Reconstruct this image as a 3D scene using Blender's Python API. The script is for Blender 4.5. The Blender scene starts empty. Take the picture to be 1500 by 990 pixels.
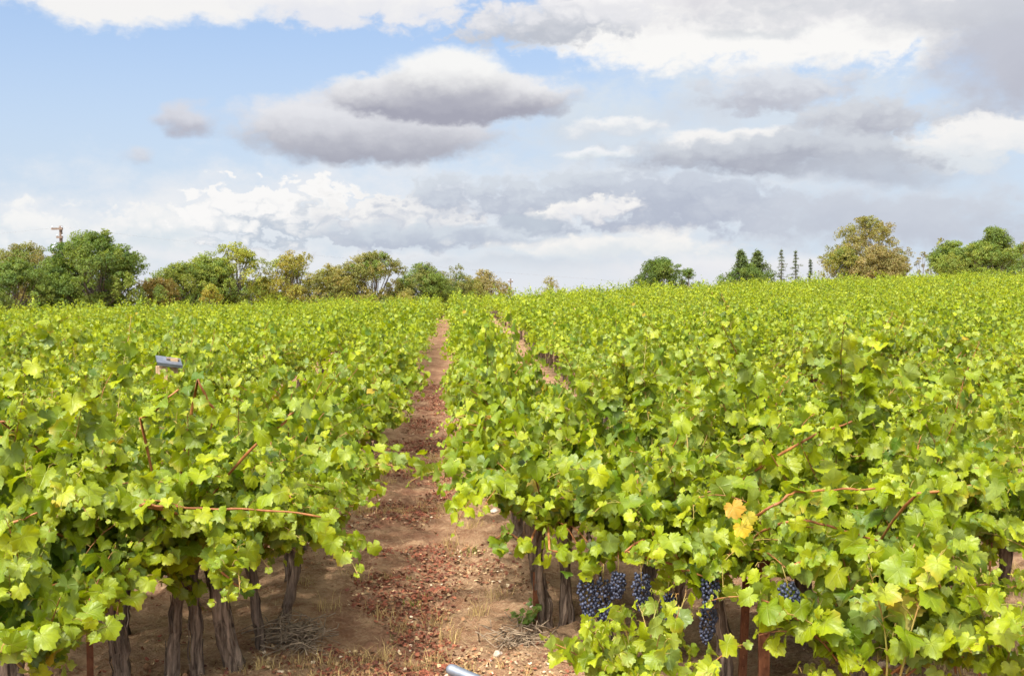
import bpy, math, random
import numpy as np
from mathutils import Vector, Matrix

R = math.radians
rng = np.random.default_rng(7)
random.seed(7)
sc = bpy.context.scene
COL = sc.collection

# ------------------------------------------------------------------ camera
F, CX, CY, VX, VY, CAMH = 1700.0, 750.0, 495.0, 662.0, 412.0, 2.2
yaw = math.atan((CX - VX) / F)
pitch = math.atan((CY - VY) / F)
cam_d = bpy.data.cameras.new('camera')
cam = bpy.data.objects.new('camera', cam_d)
COL.objects.link(cam)
cam.location = (0, 0, CAMH)
cam.rotation_euler = (math.pi / 2 - pitch, 0, -yaw)
cam_d.sensor_width = 36
cam_d.lens = F / 1500 * 36
cam_d.clip_start = 0.05
cam_d.clip_end = 6000
cam_d.dof.use_dof = True
cam_d.dof.focus_distance = 7.0
cam_d.dof.aperture_fstop = 8.0
sc.camera = cam
_M = cam.rotation_euler.to_matrix()
CAM_R = np.array(_M)


def ray(px, py):
    d = np.array([(px - CX) / F, -(py - CY) / F, -1.0])
    return CAM_R @ d


def at(px, py, Y):
    """world point at distance Y along +Y seen in direction of that picture point (used only to measure the place)"""
    d = ray(px, py)
    t = Y / d[1]
    return np.array([d[0] * t, Y, CAMH + d[2] * t])


def proj(P):
    P = np.atleast_2d(P) - np.array([0, 0, CAMH])
    c = P @ CAM_R
    w = np.maximum(-c[:, 2], 1e-3)
    return CX + F * c[:, 0] / w, CY - F * c[:, 1] / w, -c[:, 2]


# ------------------------------------------------------------------ light, sky, exposure
SUN = Vector((-0.30, -0.48, 0.82)).normalized()
SUN_STRENGTH = 2.4
EXPOSURE = 1.22
SKY_STRENGTH = 0.1
sd = bpy.data.lights.new('sun', 'SUN')
sd.energy = SUN_STRENGTH
sd.angle = R(4)
sd.color = (1.0, 0.955, 0.87)
so = bpy.data.objects.new('sun', sd)
COL.objects.link(so)
so.rotation_euler = (-SUN).to_track_quat('-Z', 'Y').to_euler()

sc.view_settings.view_transform = 'Standard'
sc.view_settings.look = 'None'
sc.view_settings.exposure = EXPOSURE
sc.view_settings.gamma = 1.0
sc.view_settings.use_curve_mapping = False
sc.render.engine = 'CYCLES'
sc.cycles.max_bounces = 7
sc.cycles.diffuse_bounces = 4
sc.cycles.glossy_bounces = 2
sc.cycles.transmission_bounces = 5
sc.cycles.transparent_max_bounces = 4
sc.cycles.caustics_reflective = False
sc.cycles.caustics_refractive = False
sc.cycles.use_denoising = True


def lin(c):
    return tuple(((v / 255 + 0.055) / 1.055) ** 2.4 if v / 255 > 0.04045 else v / 255 / 12.92 for v in c)


class NT:
    """small node-tree helper"""

    def __init__(s, tree):
        s.t = tree

    def n(s, typ, ins=None, **kw):
        nd = s.t.nodes.new(typ)
        for k, v in kw.items():
            setattr(nd, k, v)
        for k, v in (ins or {}).items():
            if hasattr(v, 'is_output'):
                s.t.links.new(v, nd.inputs[k])
            else:
                nd.inputs[k].default_value = v
        return nd

    def math(s, op, a, b=0.0, c=0.0, clamp=False):
        return s.n('ShaderNodeMath', {0: a, 1: b, 2: c}, operation=op, use_clamp=clamp).outputs[0]

    def vec(s, op, a, b=(0, 0, 0)):
        nd = s.n('ShaderNodeVectorMath', {0: a, 1: b}, operation=op)
        return nd.outputs['Value'] if op in ('LENGTH', 'DOT_PRODUCT') else nd.outputs[0]

    def rng(s, v, a, b, c=0.0, d=1.0, smooth=False):
        return s.n('ShaderNodeMapRange', {0: v, 1: a, 2: b, 3: c, 4: d}, interpolation_type='SMOOTHSTEP' if smooth else 'LINEAR').outputs[0]

    def mix(s, f, a, b):
        nd = s.n('ShaderNodeMix', data_type='RGBA')
        for i, v in ((0, f), (6, a), (7, b)):
            if hasattr(v, 'is_output'):
                s.t.links.new(v, nd.inputs[i])
            else:
                nd.inputs[i].default_value = v if i == 0 else (*v, 1) if len(v) == 3 else v
        return nd.outputs[2]

    def noise(s, vec, scale, detail=4, rough=0.5, dist=0.0, out=0, dim='3D'):
        return s.n('ShaderNodeTexNoise', noise_dimensions=dim, ins={'Vector': vec, 'Scale': scale, 'Detail': detail, 'Roughness': rough, 'Distortion': dist}).outputs[out]


def build_world():
    w = bpy.data.worlds.new('World')
    sc.world = w
    w.use_nodes = True
    t = w.node_tree
    t.nodes.clear()
    N = NT(t)
    tc = N.n('ShaderNodeTexCoord').outputs['Generated']
    sky = N.n('ShaderNodeTexSky', sky_type='NISHITA')
    sky.sun_disc = False
    sky.sun_elevation = math.asin(SUN.z)
    sky.sun_rotation = math.atan2(SUN.x, SUN.y)
    sky.air_density = 1.0
    sky.dust_density = 1.2
    sky.ozone_density = 2.0
    d = N.vec('NORMALIZE', tc)
    sp = N.n('ShaderNodeSeparateXYZ', {0: d})
    az = N.math('ARCTAN2', sp.outputs[0], sp.outputs[1])
    el = N.math('ARCSINE', sp.outputs[2])
    U = N.math('MULTIPLY', az, 17.0)          # hundred-unit degrees of bearing and elevation
    V = N.math('MULTIPLY', el, 17.0)
    P = N.n('ShaderNodeCombineXYZ', {0: U, 1: V}).outputs[0]
    # shapes stretch towards the horizon: noise space flattened vertically
    Q = N.vec('MULTIPLY', P, (0.62, 1.0, 1.0))
    n1 = N.noise(Q, 0.9, 3, 0.5, out=1, dim='2D')
    n2 = N.noise(Q, 3.2, 5, 0.6, out=1, dim='2D')
    w1 = N.vec('MULTIPLY', N.vec('SUBTRACT', n1, (0.5, 0.5, 0.5)), (1.1, 0.55, 0))
    w2 = N.vec('MULTIPLY', N.vec('SUBTRACT', n2, (0.5, 0.5, 0.5)), (0.42, 0.30, 0))
    PW = N.vec('ADD', N.vec('ADD', P, w1), w2)
    er = N.math('SUBTRACT', N.noise(Q, 2.1, 8, 0.62, dim='2D'), 0.5)      # erosion
    sh = N.math('SUBTRACT', N.noise(N.vec('ADD', Q, (13.1, 4.7, 2.0)), 1.7, 6, 0.6, dim='2D'), 0.5)   # inner shading

    vo = N.n('ShaderNodeTexVoronoi', {'Vector': N.vec('ADD', Q, w2), 'Scale': 4.4, 'Detail': 2.0, 'Roughness': 0.5}, feature='F1', voronoi_dimensions='2D')
    bil = N.math('SUBTRACT', 0.50, vo.outputs['Distance'])      # rounded heaps
    bil = N.math('MULTIPLY_ADD', er, 0.4, bil)

    G = 1.0 / (2 ** EXPOSURE) / SKY_STRENGTH

    def c(rgb):
        return tuple(v * G for v in lin(rgb))
    # Nishita, tempered with haze towards the horizon
    tint = N.n('ShaderNodeMix', data_type='RGBA', blend_type='MULTIPLY')
    tint.inputs[0].default_value = 1.0
    t.links.new(sky.outputs[0], tint.inputs[6])
    tint.inputs[7].default_value = (1.2, 1.0, 0.95, 1)
    col = N.mix(0.62, tint.outputs[2], c((146, 183, 226)))
    col = N.mix(N.rng(el, 0.25, 0.0, 0.0, 0.92, True), col, c((208, 223, 238)))

    def blob(col, px, py, rx, ry, light=(240, 240, 242), dark=(180, 180, 192), op=1.0, soft=0.45, erode=0.9, v0=-0.55, v1=0.75, warp=True, shn=0.9, heap=0.0):
        dd = ray(px, py)
        a = math.atan2(dd[0], dd[1]) * 17
        e = math.asin(dd[2] / np.linalg.norm(dd)) * 17
        q = N.vec('MULTIPLY', N.vec('SUBTRACT', PW if warp else N.vec('ADD', P, w2), (a, e, 0)), (100 / rx, -100 / ry, 0))
        m = N.math('SUBTRACT', 1.0, N.vec('LENGTH', q))
        m = N.math('MULTIPLY_ADD', er, erode, m)
        if heap:
            m = N.math('MULTIPLY_ADD', bil, heap, m)
        al = N.rng(m, 0.0, soft, 0.0, op, True)
        s = N.n('ShaderNodeSeparateXYZ', {0: q}).outputs[1]
        s = N.math('MULTIPLY_ADD', sh, shn, s)
        if heap:
            s = N.math('MULTIPLY_ADD', bil, -1.3 * heap, s)
        cc = N.mix(N.rng(s, v0, v1, 0, 1, True), c(light), c(dark))
        return N.mix(al, col, cc)

    W = (245, 244, 243)
    # thin veils
    for a in [(1100, 215, 620, 190, (219, 228, 237), (205, 214, 227), 0.85, 0.8, 1.2),
              (650, 330, 950, 120, (232, 236, 242), (213, 223, 233), 0.95, 0.7, 0.9),
              (150, 350, 520, 75, (238, 240, 243), (211, 223, 234), 0.9, 0.8, 1.0),
              (860, 170, 150, 40, (219, 228, 236), (207, 216, 227), 0.6, 0.9, 1.2)]:
        col = blob(col, a[0], a[1], a[2], a[3], a[4], a[5], a[6], a[7], a[8])
    # upper sheet
    col = blob(col, 200, -36, 330, 80, (236, 238, 242), W, 1, 0.30, 0.35, heap=0.12)
    col = blob(col, 520, 2, 215, 60, W, (232, 233, 239), 1, 0.4, 0.8, heap=0.3)
    col = blob(col, 1130, 14, 480, 104, (222, 221, 226), (250, 249, 247), 1, 0.30, 0.5, -0.35, 0.5, heap=0.18)
    col = blob(col, 800, 30, 190, 44, (236, 236, 240), (189, 194, 205), 0.95, 0.5, 0.9, heap=0.4)
    col = blob(col, 900, 10, 120, 30, (246, 245, 245), (232, 232, 236), 0.9, 0.6, 1.0, heap=0.6)
    col = blob(col, 1240, 16, 250, 40, (209, 213, 219), (226, 225, 230), 0.8, 0.8, 1.0, heap=0.3)
    col = blob(col, 1120, 48, 110, 14, (202, 207, 214), (211, 216, 222), 0.6, 0.8, 1.2)
    col = blob(col, 1500, 80, 150, 120, (201, 204, 215), (188, 191, 204), 1, 0.7, 0.7)
    col = blob(col, 1440, 20, 210, 50, (209, 212, 220), (195, 198, 208), 0.85, 0.8, 0.7)
    # right-hand middle
    col = blob(col, 1430, 208, 160, 44, W, (223, 229, 235), 1, 0.4, 0.8, heap=0.3)
    col = blob(col, 900, 182, 110, 17, (246, 246, 246), (215, 222, 231), 0.95, 0.6, 0.9, heap=0.3)
    col = blob(col, 890, 222, 100, 11, (244, 245, 247), (223, 231, 237), 0.9, 0.6, 0.8)
    col = blob(col, 1040, 150, 100, 40, (221, 227, 234), (205, 211, 222), 0.6, 0.9, 1.0)
    col = blob(col, 1130, 130, 140, 40, (223, 227, 234), (190, 193, 205), 1, 0.5, 0.7, heap=0.3)
    col = blob(col, 1075, 202, 110, 26, W, (244, 244, 245), 1, 0.4, 0.7)
    col = blob(col, 1275, 172, 130, 48, (213, 217, 224), (184, 187, 199), 1, 0.45, 0.6, heap=0.4)
    col = blob(col, 1150, 225, 290, 42, (209, 214, 222), (172, 176, 190), 1, 0.45, 0.6, heap=0.25)
    col = blob(col, 1290, 250, 150, 30, (197, 203, 214), (183, 189, 203), 0.8, 0.8, 0.8)
    # small left puffs
    col = blob(col, 275, 177, 48, 28, (216, 218, 227), (180, 182, 196), 1, 0.7, 0.4)
    col = blob(col, 192, 224, 42, 20, (218, 222, 231), (190, 195, 208), 0.9, 0.9, 0.5)
    # two lens-shaped clouds
    col = blob(col, 540, 186, 226, 66, (230, 231, 236), (171, 173, 186), 1, 0.32, 0.26, -0.45, 0.8, False, 0.25, heap=0.08)
    col = blob(col, 660, 142, 216, 44, (238, 238, 240), (167, 168, 182), 1, 0.26, 0.22, -0.5, 0.65, False, 0.25, heap=0.08)
    col = blob(col, 655, 116, 112, 54, (247, 247, 246), (173, 174, 187), 1, 0.40, 0.20, -0.35, 0.75, False, 0.25, heap=0.08)
    # lower banks
    col = blob(col, 60, 356, 210, 66, (246, 246, 245), (219, 228, 236), 1, 0.35, 0.9, heap=0.5)
    col = blob(col, 215, 345, 150, 52, (244, 244, 244), (219, 228, 235), 1, 0.3, 0.45, heap=0.6)
    col = blob(col, 425, 322, 175, 64, (250, 249, 248), (197, 206, 218), 1, 0.2, 0.36, -0.1, 0.9, shn=0.5, heap=0.85)
    col = blob(col, 315, 322, 90, 50, (250, 249, 248), (211, 219, 228), 1, 0.2, 0.36, -0.1, 1.0, shn=0.5, heap=0.85)
    col = blob(col, 600, 325, 175, 60, (245, 244, 243), (197, 204, 217), 1, 0.2, 0.7, -0.3, 0.8, heap=0.7)
    col = blob(col, 800, 290, 300, 50, (213, 220, 229), (188, 195, 210), 1, 0.4, 0.8, heap=0.5)
    col = blob(col, 1020, 300, 230, 58, (203, 210, 222), (184, 191, 207), 1, 0.4, 0.7, heap=0.4)
    col = blob(col, 860, 308, 90, 20, (250, 248, 245), (240, 239, 240), 0.95, 0.4, 0.9, heap=0.5)
    col = blob(col, 780, 322, 110, 22, (195, 204, 216), (186, 194, 209), 1, 0.5, 0.8, heap=0.4)
    col = blob(col, 660, 347, 240, 26, (211, 219, 228), (188, 196, 211), 1, 0.5, 0.8, heap=0.4)
    col = blob(col, 1290, 320, 310, 54, (205, 211, 222), (195, 201, 214), 1, 0.6, 0.8, heap=0.2)
    col = blob(col, 900, 362, 260, 28, (248, 246, 243), (223, 229, 234), 0.95, 0.6, 0.8, heap=0.3)
    col = blob(col, 420, 385, 460, 26, (240, 240, 242), (223, 231, 237), 0.9, 0.8, 0.8)
    col = blob(col, 800, 388, 260, 16, (203, 211, 222), (213, 220, 229), 0.7, 0.9, 0.8)
    col = blob(col, 1080, 392, 320, 30, (244, 242, 242), (228, 228, 234), 0.9, 0.8, 0.8)
    col = N.mix(N.rng(el, 0.028, -0.004, 0, 0.85, True), col, c((232, 234, 239)))
    # high bright overcast overhead, and a broad glow around the sun, added out of view to soften shadows
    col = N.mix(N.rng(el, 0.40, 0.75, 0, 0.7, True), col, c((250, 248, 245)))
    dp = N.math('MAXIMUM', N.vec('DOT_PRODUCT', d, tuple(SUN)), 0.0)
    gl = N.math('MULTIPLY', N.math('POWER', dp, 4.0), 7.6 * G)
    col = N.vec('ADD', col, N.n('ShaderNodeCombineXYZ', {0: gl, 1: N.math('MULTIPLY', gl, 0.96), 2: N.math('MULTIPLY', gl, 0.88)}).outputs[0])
    # far below the horizon stays a pale haze
    col = N.mix(N.rng(el, -0.01, -0.06), col, c((222, 225, 231)))
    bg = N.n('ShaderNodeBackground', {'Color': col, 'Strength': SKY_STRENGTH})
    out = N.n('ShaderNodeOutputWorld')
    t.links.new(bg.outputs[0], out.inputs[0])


build_world()


# ------------------------------------------------------------------ materials
def mat(name):
    m = bpy.data.materials.new(name)
    m.use_nodes = True
    m.node_tree.nodes.clear()
    N = NT(m.node_tree)
    out = N.n('ShaderNodeOutputMaterial')
    return m, N, out


def principled(N, out, color, rough, bump=None, bstr=0.3, bdist=0.01, metal=0.0, spec=0.4):
    ins = {'Base Color': color if hasattr(color, 'is_output') else (*color, 1), 'Roughness': rough, 'Metallic': metal, 'Specular IOR Level': spec}
    if bump is not None:
        ins['Normal'] = N.n('ShaderNodeBump', {'Height': bump, 'Strength': bstr, 'Distance': bdist}).outputs[0]
    p = N.n('ShaderNodeBsdfPrincipled', ins)
    N.t.links.new(p.outputs[0], out.inputs[0])
    return p


def leaf_material(name, veins=True, trans=0.38, back=(0.20, 0.25, 0.11), backmix=0.65, spec=0.42, rough=0.42):
    m, N, out = mat(name)
    a = N.n('ShaderNodeAttribute', attribute_name='leaf_color').outputs['Color']
    geo = N.n('ShaderNodeNewGeometry')
    nz = N.noise(geo.outputs['Position'], 22 if veins else 5, 3)
    col = N.mix(N.rng(nz, 0.35, 0.7, 0, 0.35), a, (0.05, 0.10, 0.012))
    vein = None
    if veins:
        uv = N.n('ShaderNodeUVMap').outputs[0]
        s = N.n('ShaderNodeSeparateXYZ', {0: uv})
        x = N.math('ABSOLUTE', s.outputs[0])
        y = s.outputs[1]
        rr = N.math('SQRT', N.math('ADD', N.math('MULTIPLY', x, x), N.math('MULTIPLY', y, y)))
        ang = N.math('ARCTAN2', x, y)
        best = None
        for t0 in (0.0, 0.92, 1.95):
            dd = N.math('ABSOLUTE', N.math('MULTIPLY', rr, N.math('SINE', N.math('SUBTRACT', ang, t0))))
            best = dd if best is None else N.math('MINIMUM', best, dd)
        side = N.math('ABSOLUTE', N.math('SINE', N.math('MULTIPLY', N.math('ADD', rr, N.math('MULTIPLY', best, -0.9)), 19.0)))
        vein = N.rng(best, 0.008, 0.035, 1, 0)
        fine = N.math('MULTIPLY', N.rng(side, 0.0, 0.22, 1, 0), 0.4)
        vein = N.math('MAXIMUM', vein, fine)
        col = N.mix(N.math('MULTIPLY', vein, 0.16), col, (0.34, 0.36, 0.10))
    if veins:
        # scorched, yellowing margins and brown specks on some leaves
        pn = N.noise(geo.outputs['Position'], 4.2, 2)
        edge = N.math('MULTIPLY', N.rng(rr, 0.45, 0.95), N.rng(pn, 0.60, 0.70))
        col = N.mix(N.math('MULTIPLY', edge, 0.75), col, (0.40, 0.27, 0.03))
        sp = N.noise(geo.outputs['Position'], 130, 2)
        col = N.mix(N.math('MULTIPLY', N.rng(sp, 0.70, 0.76), 0.7), col, (0.13, 0.07, 0.015))
    colb = N.mix(backmix, col, back)
    colf = N.mix(geo.outputs['Backfacing'], col, colb)
    ins = {'Base Color': colf, 'Roughness': rough, 'Specular IOR Level': spec}
    if vein is not None:
        h = N.math('MULTIPLY_ADD', nz, 0.8, N.math('MULTIPLY', vein, -0.5))
        ins['Normal'] = N.n('ShaderNodeBump', {'Height': h, 'Strength': 0.5, 'Distance': 0.006}).outputs[0]
    p = N.n('ShaderNodeBsdfPrincipled', ins)
    tcol = N.n('ShaderNodeMix', data_type='RGBA', blend_type='MULTIPLY')
    tcol.inputs[0].default_value = 1
    N.t.links.new(col, tcol.inputs[6])
    tcol.inputs[7].default_value = (1.5, 1.4, 0.5, 1)
    tr = N.n('ShaderNodeBsdfTranslucent', {'Color': tcol.outputs[2]})
    mx = N.n('ShaderNodeMixShader', {0: trans, 1: p.outputs[0], 2: tr.outputs[0]})
    N.t.links.new(mx.outputs[0], out.inputs[0])
    return m


M = {}
M['leaf'] = leaf_material('vine_leaf', back=(0.17, 0.235, 0.075), backmix=0.5)
M['leaf_far'] = leaf_material('vine_leaf_distant', veins=False, backmix=0.35, spec=0.3, rough=0.5)
M['tree_leaf'] = leaf_material('tree_leaf', veins=False, trans=0.4, back=(0.12, 0.125, 0.05), backmix=0.4, spec=0.2, rough=0.6)


def simple(name, c1, c2, scale, rough=0.8, stretch=(1, 1, 1), bstr=0.5, bdist=0.01, metal=0.0, spec=0.3, lo=0.35, hi=0.65, detail=6):
    m, N, out = mat(name)
    tc = N.n('ShaderNodeTexCoord').outputs['Object']
    v = N.vec('MULTIPLY', tc, stretch)
    nz = N.noise(v, scale, detail, 0.6)
    col = N.mix(N.rng(nz, lo, hi), c1, c2)
    principled(N, out, col, rough, nz, bstr, bdist, metal, spec)
    return m


M['bark'] = simple('vine_bark', (0.045, 0.030, 0.021), (0.28, 0.20, 0.145), 42, 0.9, (1, 1, 0.10), 1.0, 0.02)
M['cane'] = simple('vine_cane', (0.15, 0.048, 0.016), (0.32, 0.14, 0.045), 14, 0.55, (1, 1, 0.4), 0.2, 0.004)
M['shoot'] = simple('green_shoot', (0.20, 0.22, 0.04), (0.30, 0.16, 0.05), 9, 0.5, bstr=0.1)
M['tree_bark'] = simple('tree_bark', (0.06, 0.05, 0.04), (0.17, 0.14, 0.11), 6, 0.9, (1, 1, 0.3), 0.6, 0.05)
M['rust'] = simple('rusty_steel', (0.09, 0.030, 0.013), (0.20, 0.075, 0.032), 22, 0.85, (1, 1, 0.5), 0.4, 0.003)
M['galv'] = simple('galvanised_metal', (0.12, 0.135, 0.165), (0.22, 0.24, 0.28), 14, 0.45, (1, 1, 1), 0.1, 0.002, 0.6, 0.5)
M['wood'] = simple('weathered_wood', (0.30, 0.19, 0.10), (0.52, 0.36, 0.22), 20, 0.8, (1, 1, 0.08), 0.4, 0.004)
M['pole_wood'] = simple('pole_wood', (0.10, 0.072, 0.055), (0.20, 0.145, 0.11), 6, 0.85, (1, 1, 0.1), 0.3, 0.01)
M['hose'] = simple('black_hose', (0.012, 0.012, 0.014), (0.03, 0.03, 0.034), 12, 0.45)
M['wire'] = simple('steel_wire', (0.25, 0.25, 0.27), (0.35, 0.35, 0.37), 12, 0.5, metal=0.6)
M['stone'] = simple('pale_stone', (0.28, 0.22, 0.17), (0.55, 0.47, 0.40), 18, 0.9, bstr=0.6, bdist=0.01)
M['grey_paint'] = simple('transformer_grey', (0.42, 0.45, 0.52), (0.5, 0.53, 0.6), 5, 0.5)
M['twig'] = simple('dry_twig', (0.13, 0.09, 0.06), (0.36, 0.27, 0.18), 22, 0.9)


def attr_mat(name, rough=0.85, trans=0.0):
    m, N, out = mat(name)
    a = N.n('ShaderNodeAttribute', attribute_name='leaf_color').outputs['Color']
    p = principled(N, out, a, rough, spec=0.2)
    if trans:
        tr = N.n('ShaderNodeBsdfTranslucent', {'Color': a})
        mx = N.n('ShaderNodeMixShader', {0: trans, 1: p.outputs[0], 2: tr.outputs[0]})
        N.t.links.new(mx.outputs[0], out.inputs[0])
    return m


M['litter'] = attr_mat('dry_litter')
M['grass'] = attr_mat('grass_blade', 0.7, 0.25)


def grape_material():
    m, N, out = mat('grape_skin')
    tc = N.n('ShaderNodeTexCoord').outputs['Object']
    nz = N.noise(tc, 60, 4)
    col = N.mix(N.rng(nz, 0.38, 0.66), (0.010, 0.010, 0.020), (0.065, 0.080, 0.135))
    principled(N, out, col, 0.5, None, spec=0.4)
    return m


M['grape'] = grape_material()


def soil_material():
    m, N, out = mat('vineyard_soil')
    geo = N.n('ShaderNodeNewGeometry').outputs['Position']
    big = N.noise(geo, 0.9, 4)
    mid = N.noise(geo, 5.0, 7, 0.65)
    fine = N.noise(geo, 38, 6, 0.7)
    col = N.mix(N.rng(mid, 0.36, 0.66), (0.265, 0.135, 0.073), (0.51, 0.325, 0.190))
    col = N.mix(N.math('MULTIPLY', N.rng(fine, 0.52, 0.72), 0.75), col, (0.58, 0.43, 0.27))
    col = N.mix(N.math('MULTIPLY', N.rng(fine, 0.46, 0.30), 0.55), col, (0.075, 0.035, 0.017))
    # red-brown leaf mould down the middle of the alley
    s = N.n('ShaderNodeSeparateXYZ', {0: geo})
    wob = N.math('MULTIPLY_ADD', N.math('SUBTRACT', big, 0.5), 0.9, N.math('ADD', s.outputs[0], 0.35))
    lane = N.rng(N.math('ABSOLUTE', wob), 0.15, 0.6, 1, 0, True)
    mould = N.math('MULTIPLY', lane, N.rng(N.noise(geo, 3.1, 6, 0.7), 0.36, 0.56))
    far = N.rng(s.outputs[1], 9, 20, 0.85, 1)
    col = N.mix(N.math('MULTIPLY', N.math('MULTIPLY', mould, far), 0.65), col, (0.165, 0.065, 0.040))
    h = N.math('MULTIPLY_ADD', mid, 1.2, fine)
    principled(N, out, col, 0.95, h, 1.0, 0.05, spec=0.15)
    return m


M['soil'] = soil_material()


# ------------------------------------------------------------------ mesh accumulation
class Acc:
    def __init__(s):
        s.v, s.f, s.c, s.u, s.m, s.n = [], [], [], [], [], 0

    def add(s, V, T, col=(0.2, 0.2, 0.2), uv=None, mi=0):
        V = np.asarray(V, float)
        T = np.asarray(T, int)
        s.v.append(V)
        s.f.append(T + s.n)
        c = np.asarray(col, float)
        s.c.append(np.broadcast_to(c, (len(V), 3)) if c.ndim == 1 else c)
        s.u.append(np.zeros((len(V), 2)) if uv is None else uv)
        s.m.append(np.full(len(T), mi))
        s.n += len(V)

    def mesh(s, name, mats, smooth=True):
        me = bpy.data.meshes.new(name)
        V = np.concatenate(s.v)
        T = np.concatenate(s.f)
        C = np.concatenate(s.c)
        U = np.concatenate(s.u)
        mi = np.concatenate(s.m)
        me.vertices.add(len(V))
        me.vertices.foreach_set('co', V.astype(np.float32).ravel())
        me.loops.add(len(T) * 3)
        me.loops.foreach_set('vertex_index', T.astype(np.int32).ravel())
        me.polygons.add(len(T))
        me.polygons.foreach_set('loop_start', np.arange(0, len(T) * 3, 3, dtype=np.int32))
        me.polygons.foreach_set('loop_total', np.full(len(T), 3, np.int32))
        me.polygons.foreach_set('material_index', mi.astype(np.int32))
        me.polygons.foreach_set('use_smooth', np.full(len(T), smooth))
        at_ = me.attributes.new('leaf_color', 'FLOAT_COLOR', 'POINT')
        at_.data.foreach_set('color', np.concatenate([C, np.ones((len(C), 1))], 1).astype(np.float32).ravel())
        ul = me.uv_layers.new(name='UVMap')
        ul.data.foreach_set('uv', U[T.ravel()].astype(np.float32).ravel())
        for m in mats:
            me.materials.append(m)
        me.update(calc_edges=True)
        return me


def link(name, me, parent=None, loc=None):
    o = bpy.data.objects.new(name, me)
    COL.objects.link(o)
    if parent is not None:
        o.parent = parent
    if loc is not None:
        o.location = loc
    return o


def tag(o, label=None, cat=None, group=None, kind=None):
    for k, v in (('label', label), ('category', cat), ('group', group), ('kind', kind)):
        if v:
            o[k] = v
    return o


def empty(name, loc, rz=0.0, label=None, cat=None, group=None):
    o = bpy.data.objects.new(name, None)
    COL.objects.link(o)
    o.location = loc
    o.rotation_euler = (0, 0, rz)
    o.empty_display_size = 0.2
    return tag(o, label, cat, group)


def unit(a):
    a = np.asarray(a, float)
    return a / np.maximum(np.linalg.norm(a, axis=-1, keepdims=True), 1e-9)


def tube(pts, rad, sides=6, rough=0.0, g=None, cap=True):
    """triangulated tube along points"""
    P = np.asarray(pts, float)
    n = len(P)
    rad = np.broadcast_to(np.asarray(rad, float), (n,))
    T = np.zeros_like(P)
    T[1:-1] = P[2:] - P[:-2]
    T[0] = P[1] - P[0]
    T[-1] = P[-1] - P[-2]
    T = unit(T)
    ref = np.array([0.31, 0.95, 0.05]) if abs(T[0] @ np.array([0.31, 0.95, 0.05])) < 0.9 else np.array([1.0, 0, 0])
    V = []
    for i in range(n):
        a = unit(np.cross(T[i], ref))
        b = np.cross(T[i], a)
        ref = np.cross(a, T[i]) if False else ref
        th = np.arange(sides) / sides * 2 * np.pi
        r = rad[i] * (1 + (g.normal(0, rough, sides) if rough and g is not None else 0))
        V.append(P[i] + np.outer(np.cos(th) * r, a) + np.outer(np.sin(th) * r, b))
    V = np.concatenate(V)
    F_ = []
    for i in range(n - 1):
        for j in range(sides):
            k = (j + 1) % sides
            p, q, r_, s_ = i * sides + j, i * sides + k, (i + 1) * sides + k, (i + 1) * sides + j
            F_ += [(p, r_, q), (p, s_, r_)]
    if cap:
        V = np.concatenate([V, P[:1], P[-1:]])
        c0, c1 = n * sides, n * sides + 1
        for j in range(sides):
            k = (j + 1) % sides
            F_ += [(c0, j, k), (c1, (n - 1) * sides + k, (n - 1) * sides + j)]
    return V, np.array(F_)


def box(c, s, rot=None):
    x, y, z = np.array(s) / 2
    V = np.array([[-x, -y, -z], [x, -y, -z], [x, y, -z], [-x, y, -z], [-x, -y, z], [x, -y, z], [x, y, z], [-x, y, z]])
    if rot is not None:
        V = V @ np.array(rot).T
    T = [(0, 2, 1), (0, 3, 2), (4, 5, 6), (4, 6, 7), (0, 1, 5), (0, 5, 4), (1, 2, 6), (1, 6, 5), (2, 3, 7), (2, 7, 6), (3, 0, 4), (3, 4, 7)]
    return V + np.array(c), np.array(T)


# ------------------------------------------------------------------ numpy value noise
_tab = np.random.default_rng(3).random((256, 256))


def vnoise(x, y):
    xi, yi = np.floor(x).astype(int), np.floor(y).astype(int)
    fx, fy = x - xi, y - yi
    fx, fy = fx * fx * (3 - 2 * fx), fy * fy * (3 - 2 * fy)
    g = lambda a, b: _tab[a % 256, b % 256]
    return (g(xi, yi) * (1 - fx) + g(xi + 1, yi) * fx) * (1 - fy) + (g(xi, yi + 1) * (1 - fx) + g(xi + 1, yi + 1) * fx) * fy


def fbm(x, y, o=4):
    s, a, t = 0, 1, 0
    for i in range(o):
        s = s + a * vnoise(x * 2 ** i + 17 * i, y * 2 ** i + 5 * i)
        t += a
        a *= 0.5
    return s / t - 0.5


# ------------------------------------------------------------------ terrain
ROW0, SP = -0.28, 1.75          # middle of the dirt alley, row spacing


def ss(a, b, x):
    t = np.clip((x - a) / (b - a), 0, 1)
    return t * t * (3 - 2 * t)


def crest(X):
    return 64 + 0.4 * np.maximum(X, 0)


def ground(X, Y):
    X, Y = np.asarray(X, float), np.asarray(Y, float)
    g = 0.1 * ss(10, 55, Y) + np.where(X > 0, 1.6, 1.1) * np.tanh(X / 33) * ss(10, 65, Y)
    d = np.maximum(Y - crest(X), 0)
    g = g - 0.11 * np.minimum(d, 40) * d / (d + 5) - 0.02 * np.maximum(d - 40, 0)
    g = g - 0.03 * np.maximum(np.abs(X) - 60, 0)
    return g


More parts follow.
